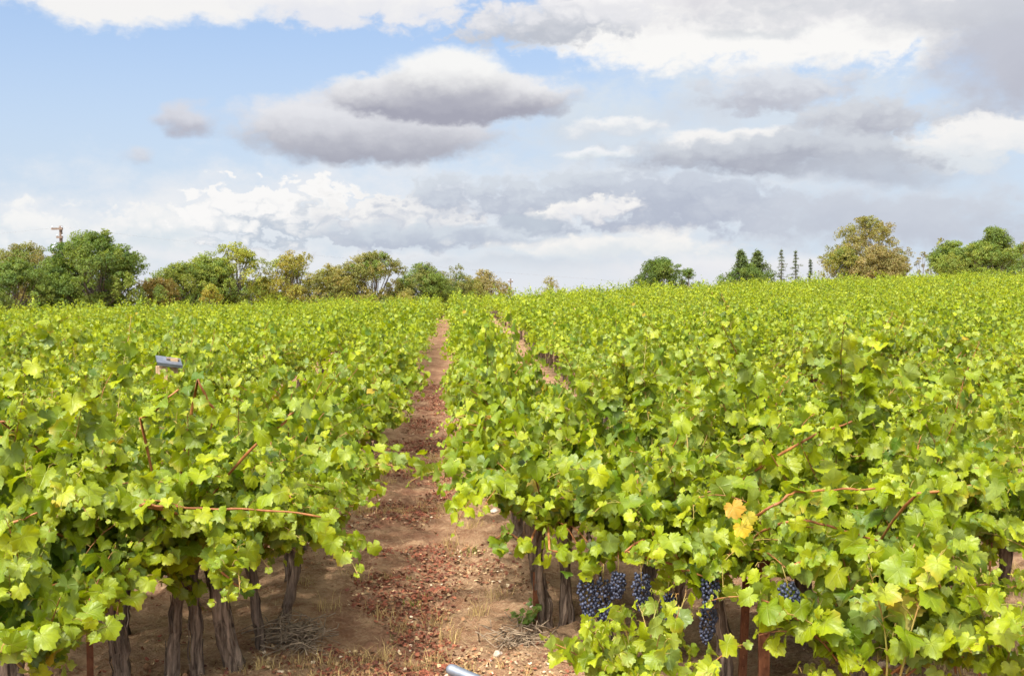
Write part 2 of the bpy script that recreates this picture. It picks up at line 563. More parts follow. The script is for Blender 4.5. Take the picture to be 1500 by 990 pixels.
def ground_near(X, Y):
    k = np.clip((26 - Y) / 10, 0, 1)
    ph = (X - ROW0 - SP / 2) / SP
    berm = 0.05 * (np.cos(ph * 2 * np.pi) * 0.5 + 0.5)
    return ground(X, Y) + k * (berm - 0.03 + 0.10 * fbm(X * 1.3, Y * 1.3, 3) + 0.085 * fbm(X * 6, Y * 5, 3) + 0.05 * fbm(X * 19, Y * 19, 3))


def build_terrain():
    def axis(lo, hi, step, far, g=1.12):
        a = list(np.arange(lo, hi, step))
        s, x = step, a[-1]
        while x < far[1]:
            s *= g
            x += s
            a.append(x)
        s, x = step, a[0]
        while x > far[0]:
            s *= g
            x -= s
            a.insert(0, x)
        return np.array(a)
    xs = axis(-4.0, 4.2, 0.035, (-1600, 1600))
    ys = axis(4.4, 15, 0.035, (-40, 1800), 1.06)
    X, Y = np.meshgrid(xs, ys)
    Z = ground_near(X, Y)
    V = np.stack([X, Y, Z], -1).reshape(-1, 3)
    nx, ny = len(xs), len(ys)
    i = (np.arange(ny - 1)[:, None] * nx + np.arange(nx - 1)[None]).ravel()
    T = np.concatenate([np.stack([i, i + 1, i + nx + 1], 1), np.stack([i, i + nx + 1, i + nx], 1)])
    a = Acc()
    a.add(V, T)
    o = link('ground', a.mesh('ground', [M['soil']]))
    tag(o, 'bare brown vineyard soil rising gently to the crest', kind='structure')


build_terrain()


# ------------------------------------------------------------------ leaves
def leaf_template(n, g, rings):
    """palmate five-lobed vine leaf, petiole at the origin, tip at (0,1)"""
    th = np.linspace(-np.pi, np.pi, n, endpoint=False) + np.pi / n
    lobes = [(0, 1.0, 0.50), (0.95, 0.90, 0.50), (-0.95, 0.90, 0.50), (1.95, 0.74, 0.60), (-1.95, 0.74, 0.60)]
    r = np.zeros(n)
    for t0, a, w in lobes:
        d = np.abs((th - t0 + np.pi) % (2 * np.pi) - np.pi)
        r = np.maximum(r, a * (1 - 0.24 * (d / w / 1.0) ** 1.7).clip(0.0, 1))
    r = np.maximum(r, 0.66)
    r = np.where(np.abs(th) > 2.62, 0.70 - (np.abs(th) - 2.62) * 1.05, r)
    if n >= 24:
        r = r * (1 + 0.06 * np.where(np.arange(n) % 2 == 0, 1, -1))
    r *= 1 + g.normal(0, 0.03, n)
    pts, uvs = [np.zeros(2)], []
    rs = [1.0] if rings == 1 else [0.5, 1.0]
    for q in rs:
        for t, rr in zip(th, r):
            pts.append(np.array([math.sin(t), math.cos(t)]) * rr * q)
    P = np.array(pts)
    T = []
    for j in range(n - 1):
        T.append((0, 1 + j + 1, 1 + j))
    if rings == 2:
        for j in range(n - 1):
            a, b, c, d = 1 + j, 1 + j + 1, 1 + n + j + 1, 1 + n + j
            T += [(a, b, c), (a, c, d)]
    T = np.array(T)
    # the curl of the blade
    x, y = P[:, 0], P[:, 1]
    rad2 = x * x + y * y
    fold, droop = g.uniform(-0.05, 0.55), g.uniform(-0.15, 0.55)
    ph, am = g.uniform(0, 6.28), g.uniform(0.08, 0.26)
    z = fold * np.abs(x) - droop * rad2 + am * np.sin(3 * np.arctan2(x, y) + ph) * rad2 + g.uniform(-0.12, 0.12) * x * y
    z += 0.09 * np.sin(x * 8 + ph) * np.sqrt(rad2) * np.cos(y * 7)
    V = np.stack([x, y, z], 1)
    # orientation check: normals +z
    a, b, c = V[T[:, 0]], V[T[:, 1]], V[T[:, 2]]
    if np.cross(b - a, c - a)[:, 2].mean() < 0:
        T = T[:, ::-1]
    return V, T, P * 1.0


_tg = np.random.default_rng(11)
LEAF_HI = [leaf_template(36, _tg, 2) for _ in range(10)]
LEAF_MD = [leaf_template(22, _tg, 1) for _ in range(8)]
LEAF_LO = [leaf_template(9, _tg, 1) for _ in range(8)]
KITE = []
for _ in range(6):
    V = np.array([[0, -0.15, 0], [0.62, 0.35, _tg.uniform(-.1, .3)], [0, 1.0, _tg.uniform(-.3, .1)], [-0.62, 0.35, _tg.uniform(-.1, .3)]])
    KITE.append((V, np.array([(0, 1, 2), (0, 2, 3)]), V[:, :2]))
TREE_LEAF = []
for _ in range(5):
    V = np.array([[0, -0.6, 0], [0.45, 0.05, _tg.uniform(-.2, .3)], [0, 0.7, 0.05], [-0.45, 0.05, _tg.uniform(-.2, .3)]])
    TREE_LEAF.append((V, np.array([(0, 1, 2), (0, 2, 3)]), V[:, :2]))


def put_leaves(acc, pos, tip, nor, size, col, temps, g, mi=0):
    pos, tip, nor = np.asarray(pos), unit(tip), np.asarray(nor, float)
    nor = unit(nor - (nor * tip).sum(1, keepdims=True) * tip)
    sx = np.cross(tip, nor)
    size = np.asarray(size)
    wid = size * g.uniform(0.88, 1.15, len(size))
    k = g.integers(0, len(temps), len(pos))
    for i, (V, T, UV) in enumerate(temps):
        q = np.where(k == i)[0]
        if not len(q):
            continue
        W = (pos[q][:, None] + (V[None, :, 0:1] * wid[q][:, None, None]) * sx[q][:, None]
             + (V[None, :, 1:2] * size[q][:, None, None]) * tip[q][:, None] + (V[None, :, 2:3] * size[q][:, None, None]) * nor[q][:, None])
        n = len(V)
        TT = T[None] + (np.arange(len(q)) * n)[:, None, None]
        acc.add(W.reshape(-1, 3), TT.reshape(-1, 3), np.repeat(col[q], n, 0), np.tile(UV, (len(q), 1)), mi)


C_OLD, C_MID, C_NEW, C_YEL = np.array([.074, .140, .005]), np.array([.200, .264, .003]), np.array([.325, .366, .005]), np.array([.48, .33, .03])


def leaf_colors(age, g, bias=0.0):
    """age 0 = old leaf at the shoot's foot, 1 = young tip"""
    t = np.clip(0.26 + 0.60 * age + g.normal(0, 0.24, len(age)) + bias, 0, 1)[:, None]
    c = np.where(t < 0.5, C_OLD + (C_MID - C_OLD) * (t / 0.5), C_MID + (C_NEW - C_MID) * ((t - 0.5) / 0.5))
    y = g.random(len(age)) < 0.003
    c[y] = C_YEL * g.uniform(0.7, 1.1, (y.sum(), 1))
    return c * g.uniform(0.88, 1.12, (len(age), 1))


def gen_vine(g, temps, arm=0.62, maxw=9.0, head=0.66, nshoot=16, length=(0.75, 1.25), leaf=0.095, lateral=3, petiole=False, sprawl=1.0,
             upright=0.12, tall=0.0, droop=1.0, radial=False, step=0.062, tubes=True, bias=0.0, aim=None, tall_n=0, skirt=0.0, base=None, rz=0.0):
    """shoots that climb from the cordon, arch outward and hang; leaves alternate along them"""
    acc = Acc()
    pos, tip, nor, size, age = [], [], [], [], []

    def leaf_at(p, d, a, s, side):
        out = np.array([p[0] * 0.9, p[1] * (0.9 if radial else 0.25), 0.0])
        lat = np.cross(d, [0, 0, 1])
        lat = lat / max(np.linalg.norm(lat), 1e-3) * side
        pd = unit(lat * 0.8 + d * 0.25 + np.array([0, 0, 0.35]) + g.normal(0, 0.35, 3))
        L = s * g.uniform(0.6, 1.0)
        q = p + pd * L
        n = unit(np.array([0, 0, 0.7]) + out * 0.7 + lat * 0.25 + g.normal(0, 0.52, 3))
        t = lat * 0.5 + out * 0.5 + np.array([0, 0, -0.75]) + g.normal(0, 0.42, 3)
        pos.append(q); tip.append(t); nor.append(n); size.append(s); age.append(a)
        if petiole:
            V, T = tube([p, (p + q) / 2 + [0, 0, 0.01], q], [0.0022, 0.0018, 0.0015], 3, cap=False)
            acc.add(V, T, mi=1)

    for k in range(nshoot):
        is_tall = k < tall_n
        if radial:
            a = g.uniform(0, 6.283)
            p = np.array([math.cos(a), math.sin(a), 0]) * g.uniform(0.03, 0.2)
            hd = np.array([math.cos(a), math.sin(a), 0])
        else:
            p = np.array([g.normal(0, 0.03), g.uniform(-arm, arm), 0.0])
            sx = 1 if k % 2 else -1
            hd = np.array([sx, g.normal(0, 0.35), 0])
        if aim is not None and g.random() < 0.6:
            hd = unit(np.array([aim[0], aim[1], 0]) + g.normal(0, 0.45, 3) * [1, 1, 0])
        p[2] = head + g.uniform(-0.03, 0.04)
        up = g.random() < upright or is_tall
        spread = g.uniform(0.1, 0.35) if up else g.uniform(0.35, 1.25) * sprawl
        d = unit(hd * spread + np.array([0, 0, 1.0]))
        L = g.uniform(*length) * (1.15 if up else 1.0) + (tall * g.uniform(0.7, 1.0) if is_tall else 0)
        n = int(L / step)
        path = [p.copy()]
        side = 1
        wob = g.normal(0, 0.05, 3)
        for i in range(n):
            f = i / n
            d = unit(d + np.array([0, 0, -1]) * (0.012 + 0.20 * f * f) * droop * (0.10 if is_tall else 0.30 if up else 1.0) + hd * (0.004 if is_tall else 0.03) + g.normal(0, 0.04 if is_tall else 0.055, 3) + wob * (0.1 if is_tall else 0.3))
            if abs(p[0]) > maxw and p[0] * d[0] > 0:
                d[0] *= 0.3
                d[2] -= 0.25
                d = unit(d)
            if p[2] < 0.42:
                d[2] = max(d[2], -0.05)
                d = unit(d)
            p = p + d * step
            path.append(p.copy())
            s = leaf * (0.55 + 0.75 * math.sin(math.pi * min(1, 0.22 + 0.72 * f))) * g.uniform(0.78, 1.2)
            if f > 0.85:
                s *= 0.62
            if i > 0:
                leaf_at(p, d, f * 0.85, s, side)
            if is_tall and i > 0:
                leaf_at(p, d, 0.3 + f * 0.6, s * g.uniform(0.5, 0.9), -side)
            side = -side
            if g.random() < lateral * (0.09 if is_tall else 0.055):
                dd = unit(np.cross(d, [0, 0, 1]) * side + hd * 0.4 + g.normal(0, 0.4, 3) + np.array([0, 0, 0.25]))
                pp = p.copy()
                s2 = -1
                for j in range(int(g.integers(3, 7))):
                    dd = unit(dd + g.normal(0, 0.15, 3) + np.array([0, 0, -0.06]))
                    pp = pp + dd * step * 0.75
                    leaf_at(pp, dd, 0.45 + 0.1 * j, s * g.uniform(0.5, 0.8), s2)
                    s2 = -s2
        if tubes:
            path = np.array(path)
            V, T = tube(path, np.linspace(0.006, 0.002, len(path)), 4, cap=False)
            acc.add(V, T, mi=2 if g.random() < 0.55 else 1)
    pos = np.array(pos)
    keep = (pos[:, 2] - np.array(size) * 0.7 > skirt) | (g.random(len(pos)) < 0.05)
    if base is not None:
        mid = pos + unit(np.array(tip)) * np.array(size)[:, None] * 0.4
        keep &= not_stripped(mid, base, rz)
    pos, tip, nor, size, age = pos[keep], np.array(tip)[keep], np.array(nor)[keep], np.array(size)[keep], np.array(age)[keep]
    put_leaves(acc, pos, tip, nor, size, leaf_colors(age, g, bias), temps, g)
    return acc


def trunk_mesh(g, head=0.66, r=0.038, arm=0.55, lean=0.05, radial=False, sides=14):
    a = Acc()
    n = 15
    zz = np.linspace(-0.06, head, n)
    ox = np.cumsum(g.normal(0, 0.006, n)) + lean * zz * g.choice([-1, 1])
    oy = np.cumsum(g.normal(0, 0.006, n))
    ox -= ox[0]; oy -= oy[0]
    prof = r * (1 + 0.35 * np.exp(-(zz + 0.06) / 0.05) + 0.55 * np.exp(-(head - zz) / 0.08)) * (1 + g.normal(0, 0.05, n))
    ridge = g.normal(0, 0.22, sides)
    th = np.arange(sides) / sides * 6.283
    V = []
    for i in range(n):
        rr = prof[i] * (1 + np.roll(ridge, i // 3) + g.normal(0, 0.09, sides))
        V.append(np.stack([ox[i] + np.cos(th + i * 0.05) * rr, oy[i] + np.sin(th + i * 0.05) * rr, np.full(sides, zz[i])], 1))
    V = np.concatenate(V)
    T = []
    for i in range(n - 1):
        for j in range(sides):
            k = (j + 1) % sides
            p, q, s, t = i * sides + j, i * sides + k, (i + 1) * sides + k, (i + 1) * sides + j
            T += [(p, q, s), (p, s, t)]
    a.add(V, np.array(T))
    # shredding bark strips
    for _ in range(16):
        t0 = g.uniform(0, 6.28)
        i0 = int(g.integers(1, n - 6))
        m = int(g.integers(3, 6))
        pts = [np.array([ox[i] + math.cos(t0) * prof[i] * (1.08 + 0.02 * (i - i0)), oy[i] + math.sin(t0) * prof[i] * (1.08 + 0.02 * (i - i0)), zz[i]]) for i in range(i0, i0 + m)]
        W, TT = tube(pts, np.linspace(0.006, 0.003, m), 4)
        a.add(W, TT)
    top = np.array([ox[-1], oy[-1], head - 0.02])
    dirs = [(0, 1), (0, -1)] if not radial else [(math.cos(q), math.sin(q)) for q in g.uniform(0, 6.28, 3)]
    for dx, dy in dirs:
        L = arm if not radial else 0.2
        s = np.linspace(0, 1, 7)
        pts = np.stack([top[0] * (1 - s) + dx * L * s, top[1] * (1 - s) + dy * L * s, top[2] + 0.05 * np.sin(s * 2.2) + g.normal(0, 0.008, 7)], 1)
        W, TT = tube(pts, np.linspace(r * 0.75, r * 0.32, 7), 8, 0.10, g)
        a.add(W, TT)
    return a.mesh('trunk', [M['bark']])


LEAFM = [M['leaf'], M['shoot'], M['cane']]
FARM = [M['leaf_far'], M['shoot'], M['cane']]

# ------------------------------------------------------------------ grapes
import bmesh


def cluster_mesh(g, L=0.24, Rr=0.062):
    bm = bmesh.new()
    bmesh.ops.create_icosphere(bm, subdivisions=2, radius=1)
    bm.verts.ensure_lookup_table()
    SV = np.array([v.co[:] for v in bm.verts])
    ST = np.array([[v.index for v in f.verts] for f in bm.faces])
    bm.free()
    a = Acc()
    for i in range(95):
        f = i / 95
        z = -0.03 - f * L
        rr = Rr * (0.55 + 0.45 * math.sin(min(1, f * 2.6) * 1.57)) * (1 - f ** 1.8 * 0.72)
        t = i * 2.39996
        q = rr * g.uniform(0.72, 1.05)
        b = 0.0098 * g.uniform(0.85, 1.15)
        a.add(SV * b + [q * math.cos(t), q * math.sin(t), z + g.normal(0, 0.004)], ST)
    V, T = tube([(0, 0, 0.06), (0.004, 0, 0.0), (0, 0, -L * 0.8)], [0.003, 0.003, 0.002], 5)
    a.add(V, T, mi=1)
    return a.mesh('grape_cluster', [M['grape'], M['shoot']])


CLUSTERS = [cluster_mesh(np.random.default_rng(50 + i), L, r_) for i, (L, r_) in enumerate([(0.24, 0.060), (0.20, 0.064), (0.15, 0.055)])]

# ------------------------------------------------------------------ foreground vines, one by one
# growers strip leaves on the alley side of the bunches: (x, y, z) spots kept open
OPEN = [(at(px, py, Y), r) for px, py, Y, r in [(858, 870, 6.45, .085), (884, 876, 6.45, .085), (906, 850, 6.35, .06), (940, 855, 6.2, .08), (980, 882, 6.2, .06), (1042, 856, 5.75, .06),
                                                (1040, 910, 5.85, .07), (1150, 868, 5.35, .085), (1104, 795, 5.9, .06), (1104, 830, 5.9, .05)]]


def not_stripped(P, base, rz):
    c, s_ = math.cos(rz), math.sin(rz)
    W = np.stack([P[:, 0] * c - P[:, 1] * s_, P[:, 0] * s_ + P[:, 1] * c, P[:, 2]], 1) + np.array(base)
    ok = np.ones(len(P), bool)
    ax = unit(np.array([-0.12, -0.93, 0.30]))
    for q, r in OPEN:
        d = W - q
        t = np.clip(d @ ax, 0.0, 0.9)
        ok &= (np.linalg.norm(d - t[:, None] * ax, axis=1) > r) | ((d @ ax) < 0)
    return ok


FG_ORD = []


def fg_vine(x, y, label, seed, head=0.66, r=0.045, canes=(), grapes=(), rz=0.0, trunk=True, stems=(), group='grapevines at the front of the vineyard', lean=0.13, **kw):
    g = np.random.default_rng(seed)
    z = float(ground_near(np.array(x), np.array(y)))
    e = empty('grapevine', (x, y, z), rz, label, 'grapevine', group)
    rad = kw.get('radial', True)
    kw.setdefault('radial', True)
    fol = gen_vine(g, LEAF_HI, head=head, petiole=True, step=0.050, base=(x, y, z), rz=rz, **kw)
    if trunk:
        link('trunk', trunk_mesh(g, head=head, r=r, radial=rad, lean=lean), e)
        for dx, dy, rr_ in stems:
            o = link('stem', trunk_mesh(g, head=head, r=rr_, radial=rad, lean=lean), e)
            o.location = (dx, dy, 0)
    inv = Matrix.Rotation(-rz, 3, 'Z')
    extra = Acc()
    lf = kw.get('leaf', 0.09)
    hd = np.array([0, 0, head])

    def dress(P, n, sc_=1.0):
        # leaves along a cane, on both sides
        k = np.sort(g.integers(1, len(P), n))
        p = P[k] + g.normal(0, 0.035, (n, 3)) + [0, 0, -0.01]
        t = g.normal(0, 0.6, (n, 3)) + [0, -0.35, -0.75]
        nn = g.normal(0, 0.5, (n, 3)) + [0, -0.45, 0.75]
        ok = not_stripped(p, (x, y, z), rz)
        p, t, nn = p[ok], t[ok], nn[ok]
        n = len(p)
        if not n:
            return
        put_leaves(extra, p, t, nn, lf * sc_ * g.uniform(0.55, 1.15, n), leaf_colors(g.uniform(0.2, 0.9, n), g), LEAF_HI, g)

    def loc(P):
        return np.array(inv @ Vector((P[0] - x, P[1] - y, P[2] - z)))
    for c in canes:
        Y = c[0] - 0.16
        pts = np.array([loc(at(px, py, Y + 0.03 * i)) for i, (px, py) in enumerate(c[1:])])
        # resample with small knots at the nodes
        s = np.linspace(0, len(pts) - 1, 6 * (len(pts) - 1) + 1)
        P = np.stack([np.interp(s, np.arange(len(pts)), pts[:, i]) for i in range(3)], 1)
        P[1:-1] += g.normal(0, 0.012, (len(P) - 2, 3))
        for _ in range(2):
            P[1:-1] = (P[:-2] + 2 * P[1:-1] + P[2:]) / 4
        P = np.concatenate([np.linspace(hd, P[0], 6)[:-1] + np.outer(np.sin(np.linspace(0, np.pi, 6))[:-1], [0, 0, 0.06]), P])
        dress(P, 18)
        rr = np.linspace(0.0068, 0.0040, len(P)) * (1 + 0.35 * (np.arange(len(P)) % 4 == 0))
        V, T = tube(P, rr, 7)
        a = Acc()
        a.add(V, T)
        link('cane', a.mesh('cane', [M['cane']]), e)
    for (px, py, Y, k, s) in grapes:
        P = at(px, py, Y)
        o = link('grape_cluster', CLUSTERS[k], e)
        o.location = loc(P)
        q0 = loc(P) + [0, 0, 0.05]
        S = np.linspace(hd, q0, 9) + np.outer(np.sin(np.linspace(0, np.pi, 9)), [0, 0, 0.10])
        V, T = tube(S, np.linspace(0.006, 0.003, 9), 5)
        extra.add(V, T, mi=2)
        dress(S, 9)
        n = 7
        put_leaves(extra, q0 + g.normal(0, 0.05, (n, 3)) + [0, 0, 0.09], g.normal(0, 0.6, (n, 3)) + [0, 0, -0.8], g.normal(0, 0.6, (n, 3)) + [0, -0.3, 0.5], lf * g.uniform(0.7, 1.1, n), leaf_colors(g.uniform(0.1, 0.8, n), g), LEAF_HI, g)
        o.scale = (s * 0.88, s * 0.88, s * 0.95)
        o.rotation_euler = (g.normal(0, 0.1), g.normal(0, 0.1), g.uniform(0, 6))
    if extra.n:
        V, T, C, U, MI = (np.concatenate(q) for q in (extra.v, extra.f, extra.c, extra.u, extra.m))
        fol.v.append(V); fol.f.append(T + fol.n); fol.c.append(C); fol.u.append(U); fol.m.append(MI)
        fol.n += extra.n
    link('foliage', fol.mesh('foliage', LEAFM), e)
    return e


# left of the alley, from the path outward
fg_vine(-1.07, 7.32, 'front vine left of path whose slim trunk stands in a pile of prunings', 101, skirt=0.32, r=0.029, nshoot=21, length=(0.61, 0.94), leaf=0.061, canes=[(6.9, (440, 800), (480, 770), (535, 790))])
fg_vine(-1.13, 6.86, 'vine with thin dark trunk just left of the pruned twig pile', 102, skirt=0.20, r=0.027, nshoot=17, length=(0.57, 0.90), leaf=0.061)
fg_vine(-1.20, 6.42, 'vine with shaggy grey trunk, rightmost full trunk at bottom left', 103, skirt=0.20, r=0.040, nshoot=22, length=(0.61, 0.98), leaf=0.061,
        canes=[(5.75, (318, 828), (338, 850), (352, 862)), (5.7, (205, 740), (240, 740), (305, 746), (372, 747), (470, 757))])
fg_vine(-1.40, 6.40, 'vine with pale peeling trunk, next left of the shaggy grey one', 104, skirt=0.20, r=0.035, nshoot=17, length=(0.61, 0.94), leaf=0.061)
fg_vine(-1.55, 6.35, 'vine with slanting twisted brown trunk among the left trunks', 105, skirt=0.20, r=0.032, nshoot=17, length=(0.61, 0.98), leaf=0.065, lean=0.12,
        canes=[(6.2, (205, 612), (235, 592), (262, 570)), (6.2, (290, 555), (310, 592), (313, 612), (306, 632)), (6.1, (390, 636), (425, 608), (446, 590))])
fg_vine(-1.75, 6.25, 'vine with thick dark knobbly trunk, leftmost visible trunk at left', 106, skirt=0.05, r=0.046, nshoot=23, length=(0.66, 1.07), leaf=0.065,
        canes=[(5.6, (8, 768), (30, 760), (55, 752)), (5.5, (20, 890), (45, 893), (68, 897))])
fg_vine(-2.25, 6.1, 'broad leafy vine filling the picture edge left of the knobbly trunk', 107, nshoot=29, length=(0.70, 1.11), leaf=0.067, tall=0.28, tall_n=3)
fg_vine(-1.92, 5.3, 'low vine with large leaves at the bottom left corner', 108, head=0.55, nshoot=23, length=(0.40, 0.70), leaf=0.063, r=0.028)
fg_vine(-2.1, 7.3, 'vine with long arching brown canes behind the front left trunks', 109, nshoot=28, length=(0.74, 1.11), leaf=0.061, tall=0.24, tall_n=3,
        canes=[(6.9, (0, 617), (25, 616), (48, 614))])
fg_vine(-3.0, 7.0, 'tall vine with upright shoots at the left picture edge', 110, nshoot=28, length=(0.74, 1.11), leaf=0.065, tall=0.40, tall_n=5)
fg_vine(-2.0, 8.4, 'vine standing behind the arching canes at left', 111, nshoot=25, length=(0.70, 1.07), leaf=0.061)

fg_vine(-1.98, 5.72, 'vine with hanging leafy curtain left of the knobbly trunk', 112, head=0.58, nshoot=22, length=(0.45, 0.75), leaf=0.070, r=0.028, droop=1.5)

# right of the alley
fg_vine(0.60, 7.30, 'front vine right of path with split grey trunk beside rusty stake', 121, skirt=0.38, stems=((0.10, 0.0, 0.022), (0.19, 0.03, 0.026)), r=0.044, nshoot=23, length=(0.66, 0.98), leaf=0.061, lean=0.1, aim=(0.5, -0.2),
        canes=[(6.6, (805, 805), (840, 815), (872, 825)), (6.9, (775, 800), (745, 780), (715, 790))],
        grapes=[(858, 838, 6.45, 0, 1.12), (884, 842, 6.45, 0, 1.15), (692, 690, 9.2, 2, 1.0)])
fg_vine(0.98, 6.95, 'vine with slender curved stem between two thick right trunks', 122, skirt=0.38, r=0.016, nshoot=16, length=(0.57, 0.90), leaf=0.061, lean=0.22,
        grapes=[(906, 832, 6.35, 2, 1.0), (940, 832, 6.2, 1, 1.05)])
fg_vine(1.24, 6.66, 'vine with stout straight brown trunk under dark grapes', 123, skirt=0.38, r=0.048, nshoot=23, length=(0.66, 1.02), leaf=0.065, aim=(0.4, -0.5),
        canes=[(6.0, (916, 808), (950, 816), (985, 826), (1046, 846)), (5.9, (1000, 836), (1030, 842), (1056, 852)), (6.0, (1195, 636), (1222, 627), (1248, 617))],
        grapes=[(980, 862, 6.2, 2, 1.0)])
fg_vine(1.52, 6.30, 'vine with bent peeling trunk tied to the rusty crossbar post', 124, skirt=0.38, r=0.040, nshoot=23, length=(0.61, 0.98), leaf=0.067, aim=(0.5, -0.6),
        canes=[(5.5, (1122, 746), (1146, 732), (1168, 719), (1225, 717), (1282, 715)), (5.5, (1155, 764), (1200, 765), (1242, 778), (1286, 792))],
        grapes=[(1042, 838, 5.75, 2, 1.1), (1040, 884, 5.85, 1, 0.95), (1150, 846, 5.35, 1, 1.0)])
fg_vine(2.18, 6.9, 'tallest vine, its upright shoots rising well above the right canopy', 125, nshoot=29, length=(0.61, 0.90), leaf=0.065, tall=0.76, tall_n=7)
fg_vine(2.15, 5.95, 'dense bright vine right of the crossbar post hiding its own trunk', 126, nshoot=33, length=(0.66, 1.07), leaf=0.067, head=0.58, tall=0.16, tall_n=2,
        canes=[(5.3, (1345, 722), (1390, 719), (1432, 712)), (5.3, (1160, 828), (1186, 818), (1200, 812)), (5.3, (1335, 892), (1358, 888), (1384, 886))])
fg_vine(2.75, 6.7, 'leafy vine left of the lone trunk with dry grass behind', 127, nshoot=28, length=(0.70, 1.07), leaf=0.065, tall=0.24, tall_n=2)
fg_vine(3.12, 6.5, 'vine with lone thin trunk crossed by a black hose', 128, skirt=0.38, r=0.029, nshoot=21, length=(0.66, 0.98), leaf=0.065, head=0.75,
        canes=[(6.0, (1448, 872), (1475, 862), (1510, 852))])
fg_vine(0.90, 5.16, 'low young vine sending bright shoots up from the bottom edge', 129, head=0.34, nshoot=22, length=(0.18, 0.40), leaf=0.050, r=0.016, upright=0.5, bias=0.25)
fg_vine(1.95, 5.15, 'low vine with big pale leaves at the bottom right of the alley', 130, head=0.40, nshoot=23, length=(0.45, 0.75), leaf=0.065, r=0.024, upright=0.3, bias=0.1)
fg_vine(2.5, 5.1, 'low sprawling vine in the bottom right corner before the hose', 131, head=0.36, nshoot=17, length=(0.4, 0.7), leaf=0.061, r=0.024, bias=0.1)
fg_vine(1.30, 7.9, 'vine with spiky new shoots just behind the front right trunks', 132, nshoot=28, length=(0.74, 1.07), leaf=0.061, tall=0.32, tall_n=3)
fg_vine(3.2, 7.9, 'vine behind the lone trunk at the right picture edge', 133, nshoot=28, length=(0.74, 1.11), leaf=0.061)


# the yellow autumn leaves beside the rusty post
def yellow_leaves():
    host = [o for o in bpy.data.objects if o.name.startswith('grapevine') and o.get('label', '').startswith('vine with bent')][0]
    for (px, py, s, c) in [(1074, 752, 0.060, (0.58, 0.33, 0.05)), (1086, 780, 0.054, (0.60, 0.42, 0.03)), (1096, 764, 0.045, (0.45, 0.38, 0.03))]:
        a = Acc()
        P = at(px, py, 5.35) - np.array(host.location)
        put_leaves(a, [P + [0, 0, s * 0.5]], [[0.35, -0.15, -0.9]], [[-0.2, -1, 0.45]], [s], np.array([c]), LEAF_HI, np.random.default_rng(5))
        o = link('yellow_leaf', a.mesh('yellow_leaf', [M['leaf']]), host)
        o['label'] = 'yellow and orange autumn leaf'


yellow_leaves()

# ------------------------------------------------------------------ the rows behind
NVH, NVM = 9, 8


def stock(n, temps, seed, mats, **kw):
    out = []
    for i in range(n):
        g = np.random.default_rng(seed + i)
        out.append((gen_vine(g, temps, **kw).mesh('foliage', mats), trunk_mesh(g, head=0.60, r=g.uniform(0.032, 0.048), sides=10)))
    return out


HI = stock(NVH, LEAF_MD, 300, LEAFM, nshoot=32, arm=0.66, leaf=0.062, lateral=2.8, length=(0.52, 0.90), head=0.60, maxw=0.57, step=0.052, upright=0.2)
MD = stock(NVM, LEAF_LO, 400, FARM, nshoot=38, arm=0.66, leaf=0.053, lateral=2.8, length=(0.52, 0.90), head=0.60, maxw=0.57, step=0.052, upright=0.2, tubes=False)

spots = []
VS = 1.22
for k in range(-22, 36):
    rx = ROW0 + SP / 2 + k * SP
    y = 8.7 + (0 if k in (0, -1) else 0.15 * ((k * 7) % 5))
    if k in (0,):
        y = 8.4
    if k == -1:
        y = 8.2
    n = 0
    while y < crest(np.array(rx)) + 7:
        yy = y + rng.normal(0, 0.07)
        xx = rx + rng.normal(0, 0.05) - (0.13 if k == 0 and 12 < yy < 18 else 0) + (0.07 if k == -1 and 9.5 < yy < 18 else 0) + ((0.12 if k == 1 else -0.06 if k == 0 else 0.06 if k == 2 else 0) if 20 < yy < 52 else 0)
        if rng.random() > 0.025 or yy < 20 and k in (0, -1):
            px, py, dz = proj([[xx, yy, float(ground(xx, yy)) + 0.9]])
            m = F * 1.0 / yy
            if -m < px[0] < 1500 + m:
                spots.append((math.hypot(xx, yy), xx, yy, k, n))
        n += 1
        y += VS
spots.sort()
N_FG = len([o for o in bpy.data.objects if o.name.startswith('grapevine')])
N_IND = 300 - N_FG
ORD = ['first', 'second', 'third', 'fourth', 'fifth', 'sixth', 'seventh', 'eighth', 'ninth', 'tenth', 'eleventh', 'twelfth', 'thirteenth', 'fourteenth', 'fifteenth',
       'sixteenth', 'seventeenth', 'eighteenth', 'nineteenth', 'twentieth']
count = {}
for i, (dist, xx, yy, k, n) in enumerate(spots[:N_IND]):
    side = 'right' if k >= 0 else 'left'
    row = k if k >= 0 else -k - 1
    rown = ORD[min(row, 19)]
    j = count.get(k, 0)
    count[k] = j + 1
    if row < 3 and j < 6:
        lab = f'leafy green vine, {ORD[j]} behind the front vines in the {rown} row {side} of path'
    else:
        lab = f'leafy vine farther back in the {rown} row {side} of the dirt path'
    far = yy > 19
    fm, tm = (MD if far else HI)[int(rng.integers(0, NVM if far else NVH))]
    rz = (0 if rng.random() < 0.5 else math.pi) + rng.normal(0, 0.06)
    e = empty('grapevine', (xx, yy, float(ground_near(np.array(xx), np.array(yy))) - 0.01), rz, lab, 'grapevine', f'grapevines of the {rown} row {side} of the path')
    s = rng.uniform(0.92, 1.12)
    e.scale = (s * ((0.94 if k == 1 else 0.86 if k == 0 else 0.92 if k == -1 else 0.94) * (1.09 if k in (0, -1) and yy > 20 else 1.0) if -3 < k < 3 else 1.0), s, s * rng.uniform(0.86, 1.12))
    link('foliage', fm, e)
    link('trunk', tm, e)


